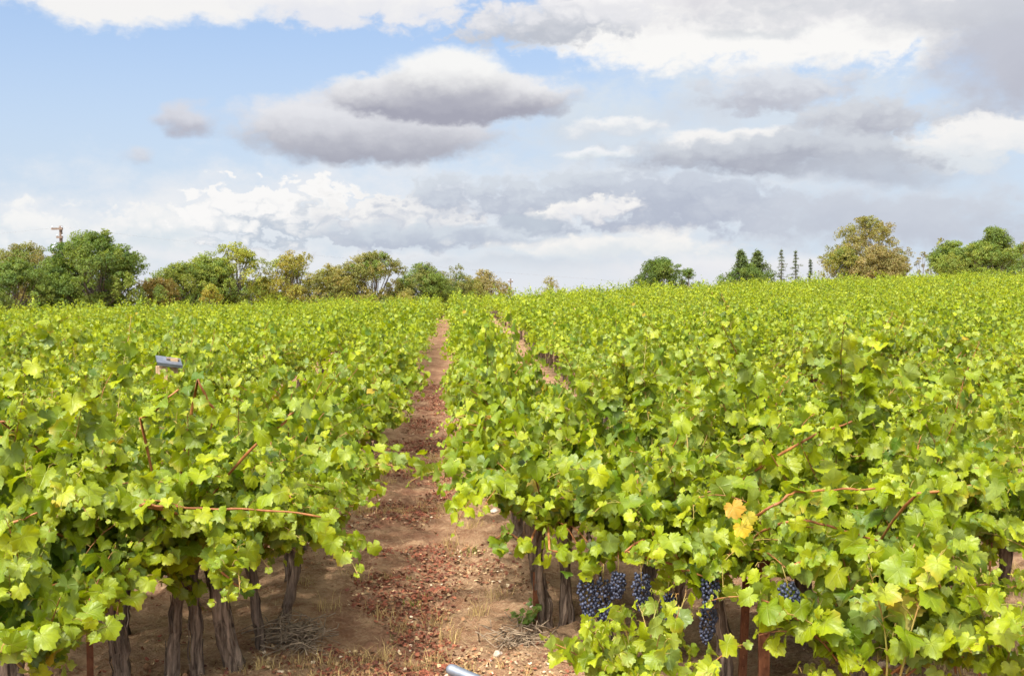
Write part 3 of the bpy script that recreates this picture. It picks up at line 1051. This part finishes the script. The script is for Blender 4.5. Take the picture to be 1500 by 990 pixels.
def far_vines():
    g = np.random.default_rng(77)
    acc, tr = Acc(), Acc()
    lib = []
    for i in range(10):
        a = gen_vine(np.random.default_rng(500 + i), KITE, nshoot=30, arm=0.66, leaf=0.064, lateral=2.2, length=(0.54, 0.95), head=0.60, maxw=0.60, tubes=False)
        lib.append((np.concatenate(a.v), np.concatenate(a.f), np.concatenate(a.c), np.concatenate(a.u)))
    for dist, xx, yy, k, n in spots[N_IND:]:
        V, T, C, U = lib[int(g.integers(0, len(lib)))]
        sg = 1 if g.random() < 0.5 else -1
        s = g.uniform(0.9, 1.12)
        W = V * [sg * s, sg * s, s * g.uniform(0.84, 1.14)] + [xx, yy, float(ground(xx, yy))]
        acc.add(W, T, C * g.uniform(0.9, 1.1), U)
        z = float(ground(xx, yy))
        V2, T2 = tube([(xx, yy, z - 0.1), (xx + g.normal(0, 0.02), yy, z + 0.66)], [0.045, 0.035], 5)
        acc.add(V2, T2, mi=1)
    o = link('distant_vines', acc.mesh('distant_vines', [M['leaf_far'], M['bark']]))
    tag(o, 'mass of green vine rows covering the far slope up to the crest', 'vines', kind='stuff')


far_vines()
print('VINES', len(spots), N_FG)


# ------------------------------------------------------------------ trees
def tree(name, label, px, ytop, hw, D, cols, seed, dens=1.0, lobes=34, base_py=445, flat=1.0, spread=None, leaf=0.105, group='trees along the horizon', lean=0, lowest=0.2, gap=0.0, lob=0.38, parts=None):
    """px, ytop, hw: bearing, top and half width as seen; D distance. Crown of leafy lobes on limbs."""
    g = np.random.default_rng(seed)
    top = at(px, ytop, D)
    x, y = top[0], D
    gz = float(ground(np.array(x), np.array(y)))
    bot = at(px, base_py + 14, D)[2]
    H = top[2] - gz
    Wd = (1.42 if px < 760 else 1.18) * hw / F * D
    e = empty(name, (x, y, gz), 0, label, 'tree' if 'bush' not in name and 'shrub' not in name else 'bush', group)
    zb = max(bot - gz - 0.8, 0.3)
    cz, rz_ = (H + zb) / 2, (H - zb) / 2
    acc = Acc()
    tr = Acc()
    zt = zb + (H - zb) * lowest
    r0 = 0.028 * H + 0.05
    tp = [(0, 0, -0.2), (g.normal(0, 0.05), g.normal(0, .05), zt * 0.5), (g.normal(0, 0.1) + lean, g.normal(0, .1), zt)]
    V, T = tube(tp, [r0 * 1.3, r0, r0 * 0.8], 8, 0.05, g)
    tr.add(V, T)
    fork = np.array(tp[-1])
    R_ = min(Wd, rz_) * 1.05
    for i in range(int(lobes * (1.45 if px < 760 else 1.1))):
        # lobe centres: on the crown's shell and inside, leaving gaps
        an_, rad = g.uniform(0, 6.283), g.uniform(0.1, 1.0) ** 0.5
        lr = R_ * lob * g.uniform(0.65, 1.25)
        f = g.uniform(0, 1)
        fm = 0.46
        w = math.sqrt(max(0.0, 1 - ((f - fm) / (1.0 - fm)) ** 2)) if f > fm else 0.88 + 0.12 * f / fm
        rr0 = max(Wd * w - lr * 0.7, 0.05) * rad
        c = np.array([math.cos(an_) * rr0, math.sin(an_) * rr0, zb + f * (H - zb - lr * 0.75)])
        if g.random() < gap:
            continue
        n = int(dens * 190 * (lr / 0.8) ** 2 * (0.2 / leaf) ** 2 * 0.5)
        n = max(60, min(n, 2600))
        d = unit(g.normal(0, 1, (n, 3)) + [0, 0, 0.3])
        rr = lr * g.uniform(0.35, 1.12, (n, 1)) ** 0.7
        sub = unit(g.normal(0, 1, (7, 3)))          # twig clumps inside the lobe
        near = (d @ sub.T).argmax(1)
        d = unit(d + sub[near] * 0.7)
        P = c + d * rr * [1, 1, 0.8]
        nor = d + g.normal(0, 0.5, (n, 3)) + [0, 0, 0.4]
        tip = g.normal(0, 1, (n, 3)) + [0, 0, -0.3]
        base = np.array(cols[int(g.integers(0, len(cols)))]) * g.uniform(1.3, 1.75) * [1.20, 1.07, 0.88]
        cc = base * g.uniform(0.85, 1.17, (n, 1)) * (1 + g.normal(0, 0.06, (n, 3)))
        put_leaves(acc, P, tip, nor, leaf * g.uniform(0.7, 1.3, n), np.clip(cc, 0.005, 1), TREE_LEAF, g)
        mid = (fork + c) / 2 + g.normal(0, 0.15, 3) * [1, 1, 0.3] + [0, 0, -0.1 * R_]
        V, T = tube([fork, mid, c], [r0 * 0.26, r0 * 0.15, r0 * 0.05], 5, cap=False)
        tr.add(V, T)
    link('crown', acc.mesh('crown', [M['tree_leaf']]), e)
    link('trunk', tr.mesh('trunk', [M['tree_bark']]), e)
    return e


def conifer(label, px, ytop, hw, D, col, seed, sparse=False, base_py=410, group='conifers on the ridge'):
    g = np.random.default_rng(seed)
    top = at(px, ytop, D)
    x, y = top[0], D
    col = tuple(v * 1.3 for v in col)
    gz = float(ground(np.array(x), np.array(y)))
    H = top[2] - gz
    Wd = hw / F * D
    e = empty('conifer_tree', (x, y, gz), 0, label, 'tree', group)
    tr, acc = Acc(), Acc()
    V, T = tube([(0, 0, -0.2), (0, 0, H * 0.5), (0, 0, H)], [0.018 * H, 0.011 * H, 0.01], 7)
    tr.add(V, T)
    nw = 22 if sparse else 34
    for i in range(nw):
        f = i / nw
        z = H * (0.12 + 0.87 * f)
        L = Wd * (1 - f) + 0.05
        for j in range(4 if sparse else 6):
            a = g.uniform(0, 6.28)
            LL = L * g.uniform(0.45, 1.3) * (1 + 0.35 * math.sin(3 * z + a))
            s = np.linspace(0, 1, 5)
            pts = np.stack([np.cos(a) * LL * s, np.sin(a) * LL * s, z + (-0.28 * s + 0.18 * s * s) * LL], 1)
            V, T = tube(pts, np.linspace(0.03, 0.008, 5), 4, cap=False)
            tr.add(V, T)
            n = 26 if sparse else 46
            q = g.uniform(0.15, 1, n)
            P = np.stack([np.cos(a) * LL * q, np.sin(a) * LL * q, z + (-0.28 * q + 0.18 * q * q) * LL], 1) + g.normal(0, 0.07 if sparse else 0.16, (n, 3))
            put_leaves(acc, P, g.normal(0, 1, (n, 3)) + [math.cos(a), math.sin(a), -0.5], g.normal(0, 0.4, (n, 3)) + [0, 0, 1], (0.10 if sparse else 0.15) * g.uniform(0.7, 1.3, n), np.clip(np.array(col) * g.uniform(0.7, 1.3, (n, 1)), 0.005, 1), TREE_LEAF, g)
    link('crown', acc.mesh('crown', [M['tree_leaf']]), e)
    link('trunk', tr.mesh('trunk', [M['tree_bark']]), e)


DG = [(.045, .080, .022), (.060, .098, .024), (.075, .115, .026)]      # dark oak green
MG = [(.075, .115, .030), (.100, .140, .030), (.12, .155, .035)]
YG = [(.130, .165, .030), (.165, .19, .035), (.10, .14, .03)]
OR = [(.140, .138, .030), (.155, .140, .03), (.120, .130, .03)]
TN = [(.125, .130, .045), (.145, .140, .052), (.105, .118, .042)]
BR = [(.142, .128, .062), (.128, .122, .052), (.160, .142, .075)]
RB = [(.125, .095, .035), (.11, .095, .032)]

L_ = 'trees beyond the crest at left'
BU = 'bushes between the trees at left'
tree('oak_tree', 'brownish thin-topped oak behind the leftmost green tree', 35, 352, 52, 104, [TN[2], BR[1], DG[2]], 1, 0.8, 30, 440, group=L_, gap=0.15)
tree('oak_tree', 'rounded dark green tree at the far left edge', 18, 378, 68, 88, DG + MG[:1], 2, 1.3, 40, 452, group=L_, lob=0.36)
tree('oak_tree', 'large domed green oak beside the utility pole', 142, 334, 66, 92, DG + MG[:2], 3, 1.35, 62, 448, group=L_, lob=0.30)
tree('oak_tree', 'dark green oak squeezed between pole and leftmost tree', 88, 385, 34, 96, DG, 4, 1.1, 26, 445, group=L_)
tree('reddish_bush', 'low reddish brown bush right of the large domed oak', 230, 400, 32, 96, RB, 5, 1.2, 22, 440, group=L_, leaf=0.10)
tree('oak_tree', 'low rounded mid green tree right of the reddish bush', 262, 383, 44, 100, MG, 6, 1.15, 34, 440, group=L_)
tree('oak_tree', 'tall yellowish green tree with see-through lower crown', 345, 353, 44, 104, YG + MG[:1], 7, 0.95, 44, 440, group=L_, gap=0.12, lob=0.27)
tree('oak_tree', 'green tree leaning on the tall yellowish tree', 302, 368, 36, 103, MG + YG[:1], 8, 1.0, 32, 440, group=L_)
tree('yellow_bush', 'small pale yellow bush under the tall yellowish tree', 307, 414, 16, 90, [YG[1], OR[1]], 9, 1.2, 14, 440, group=L_, leaf=0.10)
tree('oak_tree', 'orange olive tree turning colour, tallest of the orange ones', 432, 365, 44, 106, OR + YG[:1], 10, 1.0, 42, 440, group=L_, gap=0.1, lob=0.28)
tree('oak_tree', 'olive tree hugging the orange tree on its right', 478, 384, 34, 104, OR[2:] + TN, 11, 1.0, 30, 440, group=L_)
tree('oak_tree', 'broad olive tan tree left of the alley with knobbly top', 545, 366, 52, 108, TN + MG[:1], 12, 1.05, 50, 442, group=L_, gap=0.08, lob=0.27)
tree('oak_tree', 'grey green tree right of the broad olive tan tree', 622, 383, 34, 114, TN[2:] + MG[:1] + DG[2:], 13, 0.95, 32, 440, group=L_, gap=0.08)
tree('oak_tree', 'grey green tree above the end of the dirt path', 668, 384, 32, 120, [TN[2], MG[0], TN[0]], 14, 0.9, 32, 440, group=L_, gap=0.1)
tree('oak_tree', 'brownish tree at the right end of the long tree line', 708, 394, 28, 124, BR[:2] + TN[:1], 15, 0.85, 30, 438, group=L_, gap=0.12)
tree('low_bush', 'tiny brown bush beside the distant thin pole', 738, 412, 14, 128, BR, 16, 0.8, 12, 436, group=L_, leaf=0.11)
tree('low_bush', 'sparse reddish bush peeping over the crest right of thin pole', 806, 405, 28, 130, BR + RB[:1], 17, 0.7, 20, 436, group='trees on the crest', leaf=0.10, gap=0.2)
tree('oak_tree', 'dark green dome-shaped oak alone on the crest', 968, 375, 42, 118, DG, 18, 1.2, 36, 428, group='trees on the crest')
tree('oak_tree', 'small dark tree touching the lone domed oak on its right', 1008, 392, 20, 117, DG, 19, 1.1, 18, 426, group='trees on the crest')
tree('low_bush', 'olive bush filling the gap left of the orange tree', 392, 402, 26, 108, MG + TN[:1], 41, 1.1, 20, 440, group=BU, leaf=0.10)
tree('low_bush', 'grey green bush in the gap right of the broad olive tan tree', 592, 402, 24, 112, TN[2:] + DG[2:], 42, 1.1, 18, 440, group=BU, leaf=0.10)
tree('low_bush', 'dark bush between the two grey green trees', 646, 404, 22, 118, DG + TN[2:], 43, 1.1, 18, 440, group=BU, leaf=0.10)
tree('low_bush', 'olive bush at the foot of the brownish tree ending the line', 690, 406, 24, 122, TN[2:] + MG[:1], 44, 1.0, 18, 440, group=BU, leaf=0.10)
tree('low_bush', 'green bush between the olive tree and broad olive tan tree', 505, 400, 24, 110, MG + TN[:1], 45, 1.1, 18, 440, group=BU, leaf=0.10)
C_ = 'trees on the ridge at right'
tree('low_bush', 'dark bushes at the foot of the twin pines', 1098, 384, 46, 122, DG, 20, 1.0, 26, 420, group=C_)
conifer('full green pine, left one of the close pair', 1086, 366, 58, 124, (.085, .115, .045), 21)
conifer('full green pine, right one of the close pair', 1110, 367, 62, 125, (.09, .115, .045), 22)
conifer('thin bare-looking conifer right of the pine pair', 1145, 362, 24, 126, (.10, .12, .075), 23, True)
conifer('thin conifer with drooping tiers, middle of the three slim ones', 1166, 364, 28, 126, (.09, .115, .08), 24, True)
conifer('tiny slim conifer spire left of the big brown oak', 1187, 377, 9, 130, (.06, .08, .06), 25, True)
tree('oak_tree', 'biggest tree on the ridge, open brown crown with sky showing through', 1272, 315, 62, 112, TN + BR[:2] + OR[2:], 26, 0.8, 92, 415, group=C_, gap=0.16, lob=0.21, leaf=0.11)
tree('tan_bush', 'round dry tan tree in front of the big brown oak', 1292, 356, 42, 104, BR, 27, 1.1, 40, 418, group=C_, leaf=0.10)
tree('oak_tree', 'low olive tree at the left foot of the big brown oak', 1236, 360, 34, 105, TN[:1] + OR[2:] + MG[:1], 28, 1.1, 34, 418, group=C_)
tree('low_bush', 'low brown bush right of the big brown oak', 1325, 384, 18, 106, BR[:2] + TN[:1], 29, 0.9, 16, 416, group=C_)
tree('oak_tree', 'thin nearly bare grey tree between brown oak and hedge-like oaks', 1352, 366, 15, 112, BR[:2], 30, 0.4, 22, 416, group=C_, gap=0.25, lob=0.24)
tree('oak_tree', 'dense green oak with yellowish cap at its left top', 1396, 349, 40, 100, DG[1:] + MG, 31, 1.3, 46, 418, group=C_)
tree('palm_like_tree', 'small yellow tipped tree poking above the dense green oaks', 1379, 345, 11, 104, [YG[1], OR[0]], 32, 1.0, 12, 415, group=C_)
tree('oak_tree', 'dense green oak with a tall double bump at the right', 1458, 331, 34, 102, DG[1:] + MG[:2], 33, 1.25, 46, 418, group=C_)
tree('oak_tree', 'wide low green oak filling the gap between the two taller ones', 1440, 352, 66, 96, DG[1:] + MG, 34, 1.3, 60, 420, group=C_, lob=0.36)
tree('oak_tree', 'orange tinged tree cut by the right picture edge', 1504, 350, 26, 108, OR[:2] + MG[:1], 35, 1.0, 28, 418, group=C_)


# ------------------------------------------------------------------ utility poles
def utility_pole(px, ytop, D, label, full=True):
    P = at(px, ytop, D)
    gz = float(ground(np.array(P[0]), np.array(D)))
    H = P[2] - gz
    e = empty('utility_pole', (P[0], D, gz), R(-12), label, 'utility pole')
    r = 0.13 if full else 0.07
    a = Acc()
    V, T = tube([(0, 0, -0.3), (0, 0, H / 2), (0, 0, H)], [r * 1.25, r * 1.1, r], 12)
    a.add(V, T)
    link('pole', a.mesh('pole', [M['pole_wood']], False), e)
    arms = [(H - 0.25, 1.0, -0.22), (H - 0.95, 0.55, 0.0)] if full else [(H - 0.4, 0.6, 0)]
    for z, w, ox in arms:
        a = Acc()
        V, T = box((ox, -0.2 if full else -0.1, z), (w, 0.14, 0.16))
        a.add(V, T)
        link('crossarm', a.mesh('crossarm', [M['pole_wood']], False), e)
        for q in (-0.42, 0.42):
            a = Acc()
            V, T = tube([(ox + q * w, -0.2, z + 0.08), (ox + q * w, -0.2, z + 0.16), (ox + q * w, -0.2, z + 0.22)], [0.03, 0.06, 0.02], 7)
            a.add(V, T)
            link('insulator', a.mesh('insulator', [M['grey_paint']]), e)
    if full:
        a = Acc()
        V, T = tube([(-0.55, 0, H - 2.6), (-0.55, 0, H - 2.55), (-0.55, 0, H - 1.75), (-0.55, 0, H - 1.65)], [0.2, 0.26, 0.26, 0.18], 12)
        a.add(V, T)
        V, T = tube([(-0.55, 0, H - 1.68), (-0.55, 0, H - 1.4)], [0.05, 0.03], 6)
        a.add(V, T)
        V, T = box((-0.3, 0, H - 2.1), (0.3, 0.08, 0.1))
        a.add(V, T)
        link('transformer', a.mesh('transformer', [M['grey_paint']]), e)
    return np.array([P[0], D, P[2]])


p0 = utility_pole(89, 331, 99, 'brown wooden utility pole with crossarm and grey transformer behind the oaks')
utility_pole(748, 408, 150, 'thin distant pole standing above the crest right of the path', False)
for i, (dz, tx, tz, lab) in enumerate([(-0.1, -40, -0.4, 'power line running left from the wooden utility pole'), (-0.1, 60, -5.0, 'power line dropping right from the wooden utility pole behind the domed oak')]):
    s = np.linspace(0, 1, 24)
    pts = np.stack([p0[0] + s * tx, p0[1] - 0.2 + s * 30, p0[2] + dz + s * tz - 4 * 0.5 * s * (1 - s)], 1)
    V, T = tube(pts, 0.005, 4)
    a = Acc()
    a.add(V, T)
    tag(link('power_line', a.mesh('power_line', [M['wire']])), lab, 'power line')


# ------------------------------------------------------------------ posts, stakes, hoses, pipe
def stake(x, y, h, w, label, bar=None, lean=0.0):
    z = float(ground_near(np.array(x), np.array(y)))
    e = empty('steel_stake', (x, y, z), R(15), label, 'stake', 'rusty trellis stakes')
    e.rotation_euler = (0, lean, R(15))
    a = Acc()
    # T-section steel post with studs
    V, T = box((0, 0, h / 2 - 0.1), (w, 0.006, h + 0.2)); a.add(V, T)
    V, T = box((0, 0.5 * w + 0.002, h / 2 - 0.1), (0.006, w, h + 0.2)); a.add(V, T)
    for k in range(int(h / 0.06)):
        V, T = box((0, -0.007, 0.05 + 0.06 * k), (0.012, 0.008, 0.016)); a.add(V, T)
    link('post', a.mesh('post', [M['rust']], False), e)
    if bar:
        a = Acc()
        V, T = box((0.02, -0.02, bar), (0.16, 0.03, 0.035)); a.add(V, T)
        link('crossbar', a.mesh('crossbar', [M['rust']], False), e)


stake(0.53, 7.28, 0.55, 0.040, 'thin rusty stake beside the split grey trunk near the path')
stake(1.66, 6.02, 0.95, 0.060, 'thick rusty stake with short crossbar beside yellow leaves', bar=0.84)
stake(1.60, 6.25, 0.60, 0.045, 'rusty stake against the bent peeling trunk', lean=0.04)
stake(-1.93, 6.2, 0.50, 0.035, 'rusty stake beside the knobbly trunk at left')


def wooden_post():
    P = at(232, 536, 11.5)
    x, y = P[0] + 0.03, 11.5
    gz = float(ground_near(np.array(x), np.array(y)))
    top = P[2] - gz
    e = empty('wooden_post', (x, y, gz), R(20), 'pale wooden post with tilted metal cap poking out of the left rows', 'post')
    a = Acc()
    V, T = box((0, 0, top / 2 - 0.1), (0.10, 0.10, top + 0.2)); a.add(V, T)
    V, T = box((0.12, 0.02, top - 0.02), (0.07, 0.07, 0.18)); a.add(V, T)
    link('post', a.mesh('post', [M['wood']], False), e)
    a = Acc()
    rot = Matrix.Rotation(R(9), 3, 'Y') @ Matrix.Rotation(R(16), 3, 'X')
    V, T = box((0.07, 0, top + 0.05), (0.24, 0.20, 0.010), rot); a.add(V, T)
    V, T = box((0.07, -0.100, top + 0.012), (0.24, 0.008, 0.030), rot); a.add(V, T)
    link('cap', a.mesh('cap', [M['galv']], False), e)
    a = Acc()
    V, T = box((0.11, 0.01, top + 0.062), (0.12, 0.04, 0.014), rot); a.add(V, T)
    link('cleat', a.mesh('cleat', [M['pole_wood']], False), e)


wooden_post()


def pipe():
    A, B = at(658, 979, 4.5), at(760, 1022, 4.35)
    d = unit(B - A)
    pts = [A + d * t for t in (-0.012, -0.006, 0.0, 0.012, 0.3, 0.8)]
    V, T = tube(pts, [0.006, 0.015, 0.02, 0.023, 0.023, 0.023], 14)
    gz = float(ground_near(np.array(B[0]), np.array(B[1])))
    e = empty('metal_pipe', (B[0], B[1], gz), 0, 'smooth grey metal pipe end jutting into the bottom of the path', 'pipe')
    o = np.array(e.location)
    a = Acc()
    a.add(V - o, T)
    link('rail', a.mesh('rail', [M['galv']]), e)
    a = Acc()
    q = A + d * 0.6 - o
    V, T = tube([(q[0], q[1], -0.2), (q[0], q[1], q[2] - 0.015)], [0.02, 0.02], 10)
    a.add(V, T)
    link('support', a.mesh('support', [M['galv']]), e)


pipe()


def hose(pts, label):
    P = np.array(pts)
    s = np.linspace(0, len(P) - 1, 10 * (len(P) - 1) + 1)
    Q = np.stack([np.interp(s, np.arange(len(P)), P[:, i]) for i in range(3)], 1)
    for _ in range(6):
        Q[1:-1] = (Q[:-2] + 2 * Q[1:-1] + Q[2:]) / 4
    V, T = tube(Q, 0.007, 7)
    a = Acc()
    a.add(V, T)
    tag(link('drip_hose', a.mesh('drip_hose', [M['hose']])), label, 'hose')


hose([(2.2, 6.15, 0.34), (2.75, 6.3, 0.24), (3.1, 6.42, 0.17), (3.7, 6.6, 0.10)], 'black drip hose sagging across the lone thin trunk at right')


# ------------------------------------------------------------------ ground cover
def litter():
    g = np.random.default_rng(21)
    a = Acc()
    n = 60000
    Y = 4.6 + 20 * g.random(n) ** 1.7
    X = ROW0 - 0.05 + g.normal(0, 0.42, n)
    X[: n // 3] = g.uniform(-2.4, 3.6, n // 3)
    keep = fbm(X * 1.8 + 40, Y * 1.1, 3) + g.normal(0, 0.05, n) > np.where(np.abs(X - ROW0 + .1) < 0.36, -0.07, 0.06)
    X, Y = X[keep], Y[keep]
    n = len(X)
    Z = ground_near(X, Y) + g.uniform(0.004, 0.02, n)
    pal = np.array([(.185, .058, .034), (.24, .080, .044), (.135, .047, .031), (.30, .16, .08), (.42, .29, .16), (.58, .46, .32)])
    c = pal[np.where(np.abs(X - ROW0 + .1) < 0.4, g.choice(6, n, p=[.34, .27, .20, .12, .06, .01]), g.choice(6, n, p=[.14, .14, .16, .28, .24, .04]))] * g.uniform(0.7, 1.25, (n, 1))
    nor = g.normal(0, 0.5, (n, 3)) + [0, 0, 1]
    put_leaves(a, np.stack([X, Y, Z], 1), g.normal(0, 1, (n, 3)) * [1, 1, 0.15], nor, g.uniform(0.006, 0.020, n) * np.where(g.random(n) < 0.06, 1.7, 1.0), c, LEAF_LO, g)
    o = link('leaf_litter', a.mesh('leaf_litter', [M['litter']], False))
    tag(o, 'red-brown dry leaf litter scattered along the dirt path', 'leaf litter', kind='stuff')


def straw_and_grass():
    g = np.random.default_rng(22)
    a = Acc()
    n = 24000
    Y = 4.6 + 14 * g.random(n) ** 1.8
    X = g.uniform(-2.6, 3.8, n)
    nz = fbm(X * 1.3 + 9, Y * 1.3 + 3, 3)
    k = (nz > 0.0) | (g.random(n) < 0.25)
    X, Y = X[k], Y[k]
    n = len(X)
    Z = ground_near(X, Y) + g.uniform(0.003, 0.02, n)
    an = g.uniform(0, 6.28, n)
    L = g.uniform(0.03, 0.13, n)
    d = np.stack([np.cos(an) * L, np.sin(an) * L, g.uniform(-0.01, 0.02, n)], 1)
    w = np.stack([-np.sin(an), np.cos(an), np.zeros(n)], 1) * g.uniform(0.0012, 0.0026, (n, 1))
    P = np.stack([X, Y, Z], 1)
    V = np.stack([P - w, P + w, P + d + [0, 0, 0.004]], 1).reshape(-1, 3)
    c = np.array([.52, .38, .20]) * g.uniform(0.5, 1.25, (n, 1))
    a.add(V, np.arange(3 * n).reshape(-1, 3), np.repeat(c, 3, 0))
    o = link('straw', a.mesh('straw', [M['grass']], False))
    tag(o, 'pale dry straw strewn over the bare soil', 'straw', kind='stuff')

    def tufts(name, label, centres, col, nb, h, jit):
        a = Acc()
        for (cx, cy, s) in centres:
            m = int(nb * s)
            x = cx + g.normal(0, jit * s, m)
            y = cy + g.normal(0, jit * s, m)
            z = ground_near(x, y) - 0.01
            hh = h * s * g.uniform(0.4, 1.2, m)
            ln = g.normal(0, 0.5, (m, 2)) * hh[:, None]
            an = g.uniform(0, 6.28, m)
            w = np.stack([np.cos(an), np.sin(an), np.zeros(m)], 1) * 0.0022
            B = np.stack([x, y, z], 1)
            Md = B + np.stack([ln[:, 0] * 0.35, ln[:, 1] * 0.35, hh * 0.65], 1)
            Tp = B + np.stack([ln[:, 0], ln[:, 1], hh], 1)
            V = np.stack([B - w, B + w, Md + w * 0.7, Md - w * 0.7, Tp], 1).reshape(-1, 3)
            T = np.array([(0, 1, 2), (0, 2, 3), (3, 2, 4)])
            TT = (T[None] + (np.arange(m) * 5)[:, None, None]).reshape(-1, 3)
            a.add(V, TT, np.repeat(np.array(col) * g.uniform(0.6, 1.3, (m, 1)), 5, 0))
        o = link(name, a.mesh(name, [M['grass']], False))
        tag(o, label, 'grass', kind='stuff')

    def gp(px, py):
        d = ray(px, py)
        t = CAMH / -d[2]
        return d[0] * t, d[1] * t
    dry = []
    for _ in range(420):
        y = 4.7 + 10 * g.random() ** 1.4
        x = g.uniform(-1.2, 0.6)
        if fbm(np.array(x * 1.1 + 3), np.array(y * 1.1), 2) > 0.02:
            dry.append((x, y, g.uniform(0.5, 1.1)))
    for _ in range(160):
        dry.append((g.uniform(2.5, 4.2), g.uniform(6.4, 8.6), g.uniform(0.7, 1.3)))
    for q in [(560, 900), (590, 915), (640, 905), (660, 925), (700, 900), (520, 850), (730, 880), (560, 960), (640, 960), (690, 770), (660, 800), (480, 900)]:
        x, y = gp(*q)
        dry.append((x, y, 1.2))
    tufts('dry_grass', 'tufts of dry straw coloured grass on the dirt path', dry, (.50, .36, .15), 34, 0.10, 0.04)
    green = [(*gp(*q), s) for q, s in [((607, 884), 1.0), ((695, 810), 1.0), ((660, 812), 0.6), ((622, 870), 0.6), ((655, 740), 0.9), ((575, 925), 0.5), ((880, 862), 0.7), ((600, 850), 0.5), ((505, 812), 0.5)]]
    tufts('green_grass', 'small green grass tufts growing on the dirt path', green, (.22, .26, .05), 46, 0.075, 0.04)


litter()
straw_and_grass()


def brush_pile(x, y, s, n, seed, label):
    g = np.random.default_rng(seed)
    gz = float(ground_near(np.array(x), np.array(y)))
    a = Acc()
    for _ in range(n):
        an = g.uniform(0, 6.28)
        L = s * g.uniform(0.35, 1.0)
        c = np.array([g.normal(0, s * 0.28), g.normal(0, s * 0.28), 0.02 + abs(g.normal(0, s * 0.16))])
        d = np.array([math.cos(an), math.sin(an), g.normal(0, 0.22)]) * L / 2
        k = g.normal(0, 0.03, 3)
        pts = [c - d, c - d * .3 + k, c + d * .3 - k * .5, c + d + [0, 0, -0.03]]
        pts = [np.array([p[0], p[1], max(p[2], 0.008)]) for p in pts]
        V, T = tube(pts, np.linspace(g.uniform(.003, .006), .002, 4), 4)
        a.add(V, T)
    o = link('brush_pile', a.mesh('brush_pile', [M['twig']]))
    o.location = (x, y, gz)
    tag(o, label, 'twig pile')


def gpos(px, py):
    d = ray(px, py)
    t = CAMH / -d[2]
    return d[0] * t, d[1] * t


x, y = gpos(432, 946)
brush_pile(x, y, 0.34, 130, 61, 'tangled pile of grey prunings around the slim left trunk')
x, y = gpos(762, 938)
brush_pile(x, y, 0.32, 80, 62, 'dark flattened twigs on soil beside the split right trunk')


def stone(px, py, s, seed, label):
    g = np.random.default_rng(seed)
    x, y = gpos(px, py)
    bm = bmesh.new()
    bmesh.ops.create_icosphere(bm, subdivisions=3, radius=1)
    V = np.array([v.co[:] for v in bm.verts])
    bm.verts.ensure_lookup_table()
    T = np.array([[v.index for v in f.verts] for f in bm.faces])
    bm.free()
    for _ in range(9):
        n = unit(g.normal(0, 1, 3))
        k = V @ n
        lim = g.uniform(0.6, 0.9)
        V = V - np.outer(np.maximum(k - lim, 0), n)
    V = V * [1, 0.8, 0.62] * s
    a = Acc()
    a.add(V, T)
    o = link('stone', a.mesh('stone', [M['stone']], False))
    o.location = (x, y, float(ground_near(np.array(x), np.array(y))) + s * 0.25)
    o.rotation_euler = (0, 0, g.uniform(0, 6))
    tag(o, label, 'stone', 'stones lying on the soil')


stone(729, 955, 0.035, 71, 'pale grey stone on soil below the dark flattened twigs')
stone(780, 893, 0.022, 72, 'small whitish stone at the foot of the thin rusty stake')
stone(747, 818, 0.018, 73, 'little cream stone under the first leaves right of the path')
stone(712, 730, 0.05, 74, 'brown clod-like stone on the right bank of the path')
stone(724, 755, 0.045, 75, 'flat brown clod below the larger clod on the path bank')
stone(718, 962, 0.016, 76, 'tiny white pebble beside the pale grey stone')


def weed(px, py, seed):
    g = np.random.default_rng(seed)
    x, y = gpos(px, py)
    gz = float(ground_near(np.array(x), np.array(y)))
    e = empty('weed_plant', (x, y, gz), 0, 'small green weed growing through the dark twigs at right', 'weed')
    a, st = Acc(), Acc()
    pos, tip = [], []
    for _ in range(12):
        an = g.uniform(0, 6.28)
        L = g.uniform(0.08, 0.2)
        d = np.array([math.cos(an) * 0.6, math.sin(an) * 0.6, 1.0])
        pts = [d * L * t + [0, 0, -0.3 * L * t * t] for t in np.linspace(0, 1, 5)]
        V, T = tube(pts, np.linspace(.003, .0015, 5), 4)
        st.add(V, T)
        for p in pts[1:]:
            for _ in range(2):
                pos.append(p)
                tip.append(d * [1, 1, 0.2] + g.normal(0, 0.7, 3))
    n = len(pos)
    put_leaves(a, np.array(pos), np.array(tip), g.normal(0, .4, (n, 3)) + [0, 0, 1], g.uniform(.02, .04, n), np.array([.13, .20, .04]) * g.uniform(.7, 1.3, (n, 1)), KITE, g)
    link('foliage', a.mesh('foliage', [M['leaf_far']]), e)
    link('stem', st.mesh('stem', [M['shoot']]), e)


weed(768, 925, 81)
